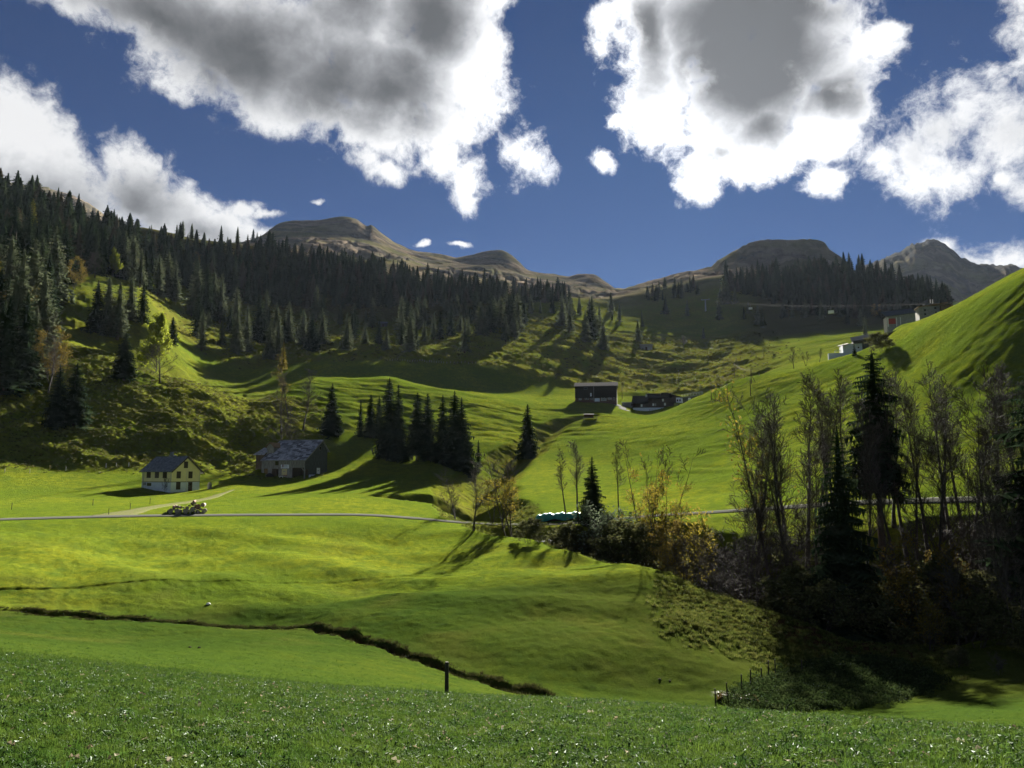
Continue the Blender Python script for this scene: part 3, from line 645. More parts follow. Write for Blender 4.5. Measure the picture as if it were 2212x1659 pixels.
def bare_tree(seed, height=20.0, spread=0.30, upright=0.55, n1=15, n2=6, n3=5, n4=2, clear=0.3, stems=1, leaves=0, leaf=0.16, leaf_lo=0.0, leaf_hi=1.0, thick=1.0, lean=(0, 0), twig_w=0.020):
    rng = np.random.RandomState(seed); trunk = MB(); crown = MB(); lf = MB(); tips = []
    up = np.array([0, 0, 1.0])
    def grow(p, d, L, r, segs, trop, wob):
        pts = [np.array(p, float)]; d = np.array(d, float)
        for k in range(segs):
            d = d + rng.normal(0, wob, 3) + up * trop; d /= np.linalg.norm(d)
            pts.append(pts[-1] + d * L / segs)
        return np.array(pts)
    def child_dir(T, tilt):
        a = rng.rand() * 6.283
        x = np.cross(T, [1, 0, 0] if abs(T[0]) < .8 else [0, 1, 0]); x /= np.linalg.norm(x); y = np.cross(T, x)
        d = T * math.cos(tilt) + (x * math.cos(a) + y * math.sin(a)) * math.sin(tilt)
        return d / np.linalg.norm(d)
    for st in range(stems):
        a = rng.rand() * 6.283
        base = np.array([0, 0, -0.3]) + (np.array([math.cos(a), math.sin(a), 0]) * 0.35 if stems > 1 else 0)
        d0 = np.array([lean[0], lean[1], 1.0]) + (np.array([math.cos(a), math.sin(a), 0]) * 0.22 if stems > 1 else 0)
        H = height * (1 if st == 0 else rng.uniform(.7, .95)); r0 = 0.011 * H * thick / (stems ** .5) + .02
        tp = grow(base, d0 / np.linalg.norm(d0), H, r0, 9, 0.03, 0.045)
        tr_ = np.linspace(1, 0.06, 10) ** 1.1 * r0; tr_[0] *= 1.35
        tube(trunk, tp, tr_, 7)
        m1 = max(4, n1 // stems)
        for i in range(m1):
            f = clear + (0.98 - clear) * ((i + rng.rand()) / m1)
            x = f * 9; k = min(int(x), 8); p = tp[k] + (tp[k + 1] - tp[k]) * (x - k); T = (tp[k + 1] - tp[k]); T /= np.linalg.norm(T)
            L1 = H * spread * (1.25 - f) ** 0.8 * rng.uniform(.6, 1.15) + 0.4; r1 = max(0.012, 0.42 * np.interp(x, range(10), tr_) * rng.uniform(.6, 1))
            p1 = grow(p, child_dir(T, R(rng.uniform(35, 75)) * (1.25 - upright)), L1, r1, 5, 0.10 * upright, 0.12)
            tube(trunk if L1 > 2.2 else crown, p1, np.linspace(r1, r1 * .3, 6), 5, False)
            for j in range(n2):
                g = 0.2 + .8 * (j + rng.rand()) / n2; x2 = g * 5; k2 = min(int(x2), 4); q = p1[k2] + (p1[k2 + 1] - p1[k2]) * (x2 - k2); T2 = p1[k2 + 1] - p1[k2]; T2 /= np.linalg.norm(T2)
                L2 = L1 * 0.48 * (1.2 - .6 * g) * rng.uniform(.6, 1.1) + .15; r2 = max(twig_w, r1 * .42)
                p2 = grow(q, child_dir(T2, R(rng.uniform(25, 60))), L2, r2, 3, 0.12 * upright, 0.15)
                tube(crown, p2, np.linspace(r2, twig_w * .8, 4), 3, False)
                for l in range(n3):
                    g3 = .2 + .8 * (l + rng.rand()) / n3; x3 = g3 * 3; k3 = min(int(x3), 2); q3 = p2[k3] + (p2[k3 + 1] - p2[k3]) * (x3 - k3); T3 = p2[k3 + 1] - p2[k3]; T3 /= np.linalg.norm(T3)
                    L3 = L2 * .5 * rng.uniform(.5, 1.1) + .12
                    p3 = grow(q3, child_dir(T3, R(rng.uniform(20, 55))), L3, twig_w, 2, 0.12 * upright, 0.18)
                    tube(crown, p3, [twig_w * .8, twig_w * .6, twig_w * .35], 3, False); tips.append(p3[-1]); tips.append(p3[1])
                    for m4 in range(n4):
                        q4 = p3[1]; e = q4 + child_dir(T3, R(rng.uniform(20, 60))) * L3 * rng.uniform(.4, .8)
                        sx = np.cross(e - q4, [0.3, .2, 1]); sx /= np.linalg.norm(sx) + 1e-9; sx *= twig_w * .5
                        crown.add([q4 - sx, q4 + sx, e], [(0, 1, 2)]); tips.append(e)
    if leaves and tips:
        tips = np.array(tips); hmax = tips[:, 2].max(); fr = tips[:, 2] / hmax
        pr = ((fr >= leaf_lo) & (fr <= leaf_hi)).astype(float) + .02; pr /= pr.sum()
        c = tips[rng.choice(len(tips), leaves, p=pr)] + rng.normal(0, .22, (leaves, 3))
        a_ = rng.normal(0, 1, (leaves, 3)); a_ /= np.linalg.norm(a_, axis=1)[:, None]; b_ = np.cross(a_, rng.normal(0, 1, (leaves, 3))); b_ /= np.linalg.norm(b_, axis=1)[:, None]
        sz = leaf * rng.uniform(.6, 1.3, (leaves, 1)); V = np.stack([c - a_ * sz, c + b_ * sz * .6, c + a_ * sz, c - b_ * sz * .6], 1).reshape(-1, 3)
        lf.add(V, None, np.arange(leaves * 4).reshape(-1, 4))
    return trunk, crown, lf

# ------------------------------------------------------------------ spruces
SPR_HI = []; SPR_MID = []; SPR_LOW = []
for k in range(5):
    tr, cr = spruce(100 + k, rad=[.165, .19, .20, .165, .18][k], levels=40, nb=10, tw=6, core=.20, fat=1.3, skirt=[.04, .08, .03, .16, .10][k], ragged=[.2, .24, .16, .28, .22][k], power=[.80, .72, .90, .62, .72][k])
    SPR_HI.append((tr.mesh('spruce_trunk', M_BARK, True), cr.mesh('spruce_crown', M_NEEDLE)))
for k in range(6):
    tr, cr = spruce(200 + k, rad=[.15, .17, .14, .18, .13, .16][k], levels=24, nb=8, tw=3, core=.34, skirt=[.04, .06, .12, .03, .1, .05][k], ragged=.2, power=[.75, .62, .68, .85, .6, .72][k])
    SPR_MID.append((tr.mesh('spruce_trunk', M_BARK, True), cr.mesh('spruce_crown', M_NEEDLE)))
LOWARR = []
for k in range(5):
    tr, cr = spruce(300 + k, rad=[.16, .18, .15, .2, .17][k], levels=12, nb=6, tw=2, core=.55, skirt=.05, ragged=.18, power=[.75, .65, .7, .8, .62][k])
    a, b, c = tr.arrays(); cv, ct, cq = cr.arrays(); LOWARR.append((cv, ct, cq))
    SPR_LOW.append((tr.mesh('spruce_trunk', M_BARK, True), cr.mesh('spruce_crown', M_NEEDLE)))
tr, cr = spruce(150, rad=.17, levels=30, nb=10, tw=6, core=.16, fat=1.3, skirt=.36, ragged=.26, power=.62)
SPR_CLEAR = (tr.mesh('spruce_trunk', M_BARK, True), cr.mesh('spruce_crown', M_NEEDLE))
_cnt = [0]
def put_spruce(x, y, z, h, label, group, lod, wide=1.0, needle=None, rng=random.Random(5)):
    bank = (SPR_HI, SPR_MID, SPR_LOW)[lod]; k = _cnt[0] % len(bank); _cnt[0] += 1
    root = empty('spruce_tree', (x, y, z), rng.uniform(0, 6.28)); root.scale = (h * wide, h * wide, h)
    tag(root, label, 'tree', group)
    obj('trunk', bank[k][0], root); c = obj('crown', bank[k][1], root)
    if needle is not None:
        c.material_slots[0].link = 'OBJECT'; c.material_slots[0].material = needle
    return root
ORD = ['first','second','third','fourth','fifth','sixth','seventh','eighth','ninth','tenth','eleventh','twelfth','thirteenth','fourteenth','fifteenth','sixteenth','seventeenth','eighteenth','nineteenth','twentieth','twenty-first','twenty-second','twenty-third','twenty-fourth','twenty-fifth','twenty-sixth','twenty-seventh','twenty-eighth','twenty-ninth','thirtieth','thirty-first','thirty-second','thirty-third','thirty-fourth','thirty-fifth','thirty-sixth','thirty-seventh','thirty-eighth','thirty-ninth','fortieth','forty-first','forty-second','forty-third','forty-fourth','forty-fifth','forty-sixth']
z1 = lambda L: [(x / 3, 274.3 + a / 3, 274.3 + b / 3) for x, a, b in L]
z2 = lambda L: [(658.3 + x / 3, 438.9 + a / 3, 438.9 + b / 3) for x, a, b in L]
z3 = lambda L: [(1371.5 + x * .3802, 438.9 + a * .3802, 438.9 + b * .3802) for x, a, b in L]
z5 = lambda L: [(658.3 + x / 3, 768 + a / 3, 768 + b / 3) for x, a, b in L]
z6 = lambda L: [(1371.5 + x * .3802, 713.2 + a * .3802, 713.2 + b * .3802) for x, a, b in L]
SETS = {
 'spruce from the left among those on the hillside left of the autumn thicket': z1([(620,1070,1330),(690,1060,1350),(760,1090,1380),(840,1010,1250),(920,1060,1280)]),
 'spruce from the left in the stand at the right end of the hillside forest': z1([(760,760,980),(800,740,990),(850,760,1000),(905,840,1040),(940,860,1050),(1020,880,1100),(1080,860,1100),(1130,915,1130)]),
 'spruce from the left among the trees in shade right of the lime yellow tree': z1([(1115,1265,1400),(1240,1060,1230),(1270,930,1200),(1305,1235,1450),(1330,965,1260),(1350,1205,1300),(1375,995,1250),(1425,1010,1270),(1490,1190,1330),(1525,1085,1300),(1530,1240,1470),(1600,1185,1330),(1675,1140,1400),(1720,1095,1300),(1745,1300,1500),(1800,1290,1500),(1840,1260,1400),(1885,1160,1260)]),
 'spruce from the left on the pasture left of the small pale shed': z2([(45,770,960),(70,565,770),(110,715,910),(230,675,790),(305,740,885),(390,785,910),(395,705,800),(437,640,810),(480,775,910)]),
 'spruce from the left on the pasture right of the small pale shed': z2([(625,790,925),(650,660,800),(685,670,830),(725,690,820),(750,665,800),(775,625,790),(835,755,885),(913,605,740),(945,685,860),(950,620,740),(985,600,735),(1038,625,745),(1107,580,765)]),
 'spruce from the left in the middle of the rough pasture above the dark barn': z2([(1205,608,835),(1230,630,800),(1270,625,800),(1310,600,835),(1340,610,840),(1380,615,845),(1465,605,715),(1527,640,712),(1605,603,712),(1700,610,712),(1725,605,720),(1780,620,725)]),
 'spruce from the left on the open rough pasture below the saddle': z2([(1850,655,745),(1910,680,830),(1935,790,950),(1985,595,705),(1993,718,760),(2040,665,765),(2160,775,895),(2185,710,800)]) ,
 'spruce from the left on the shaded alp under the chairlift': z3([(175,545,630),(298,563,640),(390,712,768),(480,555,665),(620,600,660),(645,570,625),(700,595,690),(725,610,705),(850,550,650),(895,570,650),(970,550,650),(1060,570,665),(1208,605,690),(1285,615,700),(1310,660,750)]),
 'spruce from the left in the dark clump below the round brown peak': z3([(485,490,570),(505,445,570),(530,455,572),(570,490,570),(685,440,530),(730,495,545)]),
 'spruce from the left standing on the skyline against the cumulus': z1([(770,575,640),(790,585,640),(810,595,640),(980,615,650),(1165,610,700),(1180,605,700),(1240,620,710),(1325,675,730),(1430,635,740),(1475,690,730),(1495,700,730),(1537,640,740),(1640,675,750),(1665,690,740)]),
}
placed = []
def dist_of(x, y): return math.hypot(x, y)
def set_spruces(phrase, lst, group, wide=None):
    lst = sorted(lst)
    for i, (u, vt, vb) in enumerate(lst):
        h_ = hit(u, vb, 150)
        if h_ is None:
            h_ = hit(u, vb + 8, 150) or at(u, 760)
        x, y, z = h_; d = dist_of(x, y); hp = (vb - vt); h = min(40.0, max(4.0, hp / FPX * d * 1.2))
        px = hp * 0.463
        put_spruce(x, y, z - .2, h, ORD[i] + ' ' + phrase, group, 1 if px > 17 else 2, (wide or 1.0) * random.Random(i).uniform(1.15, 1.55), M_NEEDLE_LIT if i % 4 else None)
        placed.append((x, y))
for ph_, lst in SETS.items():
    set_spruces(ph_, lst, 'spruces ' + ph_.split('spruce from the left ')[1])

# individually described spruces (u, top v, base v, distance or None, width, label)
SET_EDGE = [(12,560,700),(36,600,765),(62,575,740),(84,640,795),(22,655,810),(98,585,700),(46,690,842),(112,530,655),(8,700,850),(70,705,815)]
set_spruces('big spruce from the left at the left edge of the slope', SET_EDGE, 'big spruces at the left edge of the slope', 1.0)
EXTRA = []; er = random.Random(17)
XP = [(400,690),(520,705),(640,706),(900,700),(1250,694),(1330,735),(1150,752),(950,768),(760,775),(560,770),(430,740)]
while len(EXTRA) < 46:
    u = er.uniform(400, 1330); v = er.uniform(690, 775)
    if not XP: break
    c_ = False; j_ = len(XP) - 1
    for i_ in range(len(XP)):
        if (XP[i_][1] > v) != (XP[j_][1] > v) and u < (XP[j_][0] - XP[i_][0]) * (v - XP[i_][1]) / (XP[j_][1] - XP[i_][1]) + XP[i_][0]: c_ = not c_
        j_ = i_
    if c_: EXTRA.append((u, v - er.uniform(34, 74), v))
set_spruces('spruce from the left among the lighter ones dotted over the rough pasture', EXTRA, 'spruces dotted over the rough pasture')
NAMED = [
 (267,717,821,None,1.35,'broad dense dark spruce on the grassy slope beside the grey bare tree'),
 (115,785,925,232,1.25,'left of the twin spruces on the rough slope above the yellow house'),
 (152,780,928,232,1.25,'right of the twin spruces on the rough slope above the yellow house'),
 (715,826,938,None,1.15,'lone spruce on the bank behind the weathered barn'),
 (776,863,935,246,1.0,'slender spruce at the left end of the dark row behind the barn'),
 (798,851,938,246,.95,'slim young spruce in the row behind the barn, second of three'),
 (816,854,930,248,.95,'third slim spruce in the row behind the barn'),
 (838,815,980,226,.9,'tall ragged spruce in front of the hollow of the sunlit swell'),
 (858,830,985,224,.95,'spruce close beside the tall ragged one below the swell'),
 (900,846,995,222,.95,'leftmost tall spruce of the dark clump at the edge of the meadow'),
 (922,848,1000,222,.95,'narrow spruce second in the dark clump at the meadow edge'),
 (955,852,1004,219,1.05,'dense spruce in the middle of the dark clump at the meadow edge'),
 (981,843,1012,216,1.0,'tallest spruce of the dark clump at the meadow edge'),
 (996,858,1026,212,1.15,'broad black spruce at the right front of the dark clump'),
 (1033,950,1008,222,1.15,'small pine like tree just right of the dark spruce clump'),
 (1140,872,1004,262,1.05,'lone dark spruce in the sunlit dip below the dark barn'),
 (1279,984,1112,134,1.25,'dark spruce standing behind the teal tarpaulin stack'),
 (1897,757,1163,118,1.0,'tallest spruce with a bare lower trunk by the gully road'),
 (1812,922,1376,81,1.05,'black spruce in front of the bare trees in the gully wood'),
 (2262,760,1300,103,1.2,'big dark spruce added unseen outside the right edge for its shade'),  # this and the next two: unseen, added to shade the near right grass
 (2345,800,1350,98,1.2,'second dark spruce added unseen beyond the right edge for its shade'),
 (2290,960,1420,86,1.3,'lower dark spruce added unseen beyond the right edge for its shade'),
 (1846,745,768,None,1.5,'dark spruce in front of the white hillside house'),
 (1962,657,695,None,1.1,'spruce in front of the red garage door'),
 (1988,660,686,None,1.1,'spruce between the white sheet roof and the pale annex'),
 (2004,664,684,None,1.1,'small spruce at the corner of the pale annex'),
]
for (u, vt, vb, d, wd, lab) in NAMED:
    if d and 205 <= d <= 250 and u < 1100: d += 19
    if d and d < 100: d += 17
    if d is None: x, y, z = hit(u, vb, 150)
    else: x, y, z = at(u, d)
    d = dist_of(x, y); zt = ang(u, vt)[2] * d; h = max(4.0, zt - z)
    lod = 0 if (vb - vt) > 75 else 1
    r_ = put_spruce(x, y, z - .2, h, lab, None, lod, wd)
    if 'bare lower trunk' in lab: r_.children[0].data, r_.children[1].data = SPR_CLEAR
    placed.append((x, y))

# ------------------------------------------------------------------ forests
def in_poly(u, v, poly):
    c = False; j = len(poly) - 1
    for i in range(len(poly)):
        if (poly[i][1] > v) != (poly[j][1] > v) and u < (poly[j][0] - poly[i][0]) * (v - poly[i][1]) / (poly[j][1] - poly[i][1]) + poly[i][0]: c = not c
        j = i
    return c
rf = random.Random(11)
def clump(x, y, s=22.0): return float(perlin(np.array([x / s]), np.array([y / s]), 77)[0])
def fill(poly, n, sp, hmin, hmax, out, rmin=230):
    us = [p[0] for p in poly]; vs = [p[1] for p in poly]; got = []
    for _ in range(n):
        u = rf.uniform(min(us), max(us)); v = rf.uniform(min(vs), max(vs))
        if not in_poly(u, v, poly): continue
        h_ = hit(u, v, rmin)
        if h_ is None: continue
        x, y, z = h_
        if any((x - a) ** 2 + (y - b) ** 2 < sp * sp for a, b in got[-400:]): continue
        if clump(x, y) < -0.28 + .1 * rf.random(): continue
        got.append((x, y)); h = rf.triangular(hmin * .55, hmax * 1.12, hmax * .9); out.append((x, y, z, h))
FOR = {}
FOR['the steep forest on the left hillside'] = f1 = []
fill([(-160,395),(0,434),(60,458),(150,494),(200,508),(250,528),(320,548),(340,565),(320,600),(250,598),(180,592),(150,592),(118,640),(108,690),(86,740),(60,790),(20,830),(-160,900)], 6500, 5.2, 21, 30, f1)
FOR['the dark forest band below the brown mountains'] = f2 = []
fill([(330,552),(420,562),(520,556),(580,548),(640,570),(760,590),(860,608),(960,626),(1100,642),(1240,650),(1240,656),(1120,656),(1000,660),(880,665),(760,669),(640,666),(520,657),(450,648),(400,630),(340,585)], 6500, 6.0, 17, 27, f2, 420)
fill([(590,556),(700,574),(880,604),(885,611),(700,590),(590,566)], 900, 7, 16, 24, f2, 600)
FOR['the forest on the round hill at the right'] = f3 = []
fill([(1560,614),(1650,608),(1750,600),(1810,590),(1900,604),(2000,644),(2060,670),(2040,686),(1950,690),(1850,688),(1760,684),(1700,668),(1640,640),(1570,630)], 4000, 6.5, 17, 27, f3, 620)
fill([(1390,648),(1430,625),(1500,614),(1535,622),(1500,642),(1430,652)], 260, 7, 12, 18, f3, 620)
cand = []
for nm, L in FOR.items():
    for (x, y, z, h) in L:
        if any((x - a) ** 2 + (y - b) ** 2 < 16 for a, b in placed): continue
        cand.append((h / dist_of(x, y), x, y, z, h, nm))
cand.sort(reverse=True)
N_IND = 300 - len(placed)
mass = MB(); mass_mi_t = []; mass_mi_q = []; mrng = np.random.RandomState(3)
for i, (s_, x, y, z, h, nm) in enumerate(cand):
    if i < N_IND:
        q_ = mrng.rand(); needle = M_NEEDLE_Y if (q_ < .03 and 'left' in nm) else M_NEEDLE_M if q_ < .35 else M_NEEDLE_B if q_ < .42 else None
        put_spruce(x, y, z - .3, h, 'tall dark spruce crowded among others in ' + nm, 'spruces of ' + nm, 1 if s_ * 769 > 30 else 2, rf.uniform(1.0, 1.75), needle)
    else:
        cv, ct, cq = LOWARR[i % len(LOWARR)]; a = mrng.rand() * 6.28; c_, s2 = math.cos(a), math.sin(a); wd = h * rf.uniform(1.0, 1.8)
        V = np.stack([(cv[:, 0] * c_ - cv[:, 1] * s2) * wd + x, (cv[:, 0] * s2 + cv[:, 1] * c_) * wd + y, cv[:, 2] * h + z - .3], 1)
        mass.add(V, ct, cq); mi_ = int(mrng.choice([0, 0, 0, 0, 1, 2])); mass_mi_t += [mi_] * len(ct); mass_mi_q += [mi_] * len(cq)
mV, mT, mQ = mass.arrays(); fo = obj('spruce_forest', mesh_from('spruce_forest', mV, [mQ, mT], [M_NEEDLE, M_NEEDLE_M, M_NEEDLE_B], mass_mi_q + mass_mi_t)); tag(fo, 'dense dark spruce forest covering the hills below the peaks', 'forest', kind='stuff')
print('spruces', len(placed), 'cand', len(cand))

# ------------------------------------------------------------------ broadleaf trees
TOPS = []
def tri_mesh(bt, leafm):
    a, b, c = bt; top = float(np.concatenate(b.V)[:, 2].max()); TOPS.append(top)
    return (a.mesh('bare_trunk', M_GBARK, True), b.mesh('bare_crown', M_TWIG), c.mesh('leaf_cover', leafm) if c.n else None)
BANK = {
 'tall1': tri_mesh(bare_tree(1, 20, .27, .72, 26, 8, 5, 3, .25), None),
 'tall2': tri_mesh(bare_tree(2, 20, .22, .8, 26, 8, 5, 3, .38), None),
 'tall3': tri_mesh(bare_tree(3, 20, .32, .66, 28, 8, 6, 3, .22, stems=2), None),
 'thin': tri_mesh(bare_tree(4, 20, .18, .8, 24, 7, 5, 3, .40, thick=.85), None),
 'dome': tri_mesh(bare_tree(5, 12, .52, .45, 20, 8, 6, 3, .22, thick=1.5), None),
 'shrub': tri_mesh(bare_tree(6, 8, .40, .6, 28, 7, 5, 2, .10, stems=4), None),
 'goldtall': tri_mesh(bare_tree(7, 16, .24, .75, 18, 7, 5, 1, .22, stems=3, leaves=1300, leaf=.13, leaf_lo=.05, leaf_hi=.7), M_GOLD),
 'goldbush': tri_mesh(bare_tree(8, 8, .40, .6, 24, 7, 5, 1, .10, stems=4, leaves=2300, leaf=.13), M_GOLD),
 'rust': tri_mesh(bare_tree(9, 12, .34, .6, 22, 7, 5, 1, .12, stems=3, leaves=3600, leaf=.14), M_RUST),
 'olive': tri_mesh(bare_tree(10, 8, .42, .5, 26, 7, 5, 1, .08, stems=4, leaves=7000, leaf=.17), M_OLIVE),
 'lime': tri_mesh(bare_tree(11, 12, .36, .5, 24, 8, 6, 1, .12, leaves=7000, leaf=.26), M_LIME),
 'greyshrub': tri_mesh(bare_tree(12, 5, .45, .6, 28, 6, 5, 1, .06, stems=4, leaves=2600, leaf=.11), M_GREY),
 'sparse': tri_mesh(bare_tree(13, 18, .24, .75, 17, 7, 5, 2, .30, stems=2, leaves=420, leaf=.16), M_GOLD),
}
BH = dict(zip(BANK.keys(), TOPS))
NAMEK = {'dome': 'bare_tree', 'shrub': 'bare_shrub', 'goldtall': 'autumn_tree', 'goldbush': 'autumn_bush', 'rust': 'autumn_tree', 'olive': 'leafy_bush', 'lime': 'autumn_tree', 'greyshrub': 'leafy_bush', 'sparse': 'autumn_tree'}
def put_tree(kind, x, y, z, h, label, wide=1.0, rz=None, group=None, leafm=None, rng=random.Random(9)):
    s = h / BH[kind]
    root = empty(NAMEK.get(kind, 'bare_tree'), (x, y, z), rng.uniform(0, 6.28) if rz is None else rz); root.scale = (s * wide, s * wide, s)
    tag(root, label, 'bush' if 'bush' in root.name or 'shrub' in root.name else 'tree', group)
    a, b, c = BANK[kind]; obj('trunk', a, root); obj('crown', b, root)
    if c is not None:
        l = obj('leaves', c, root)
        if leafm is not None: l.material_slots[0].link = 'OBJECT'; l.material_slots[0].material = leafm
    return root
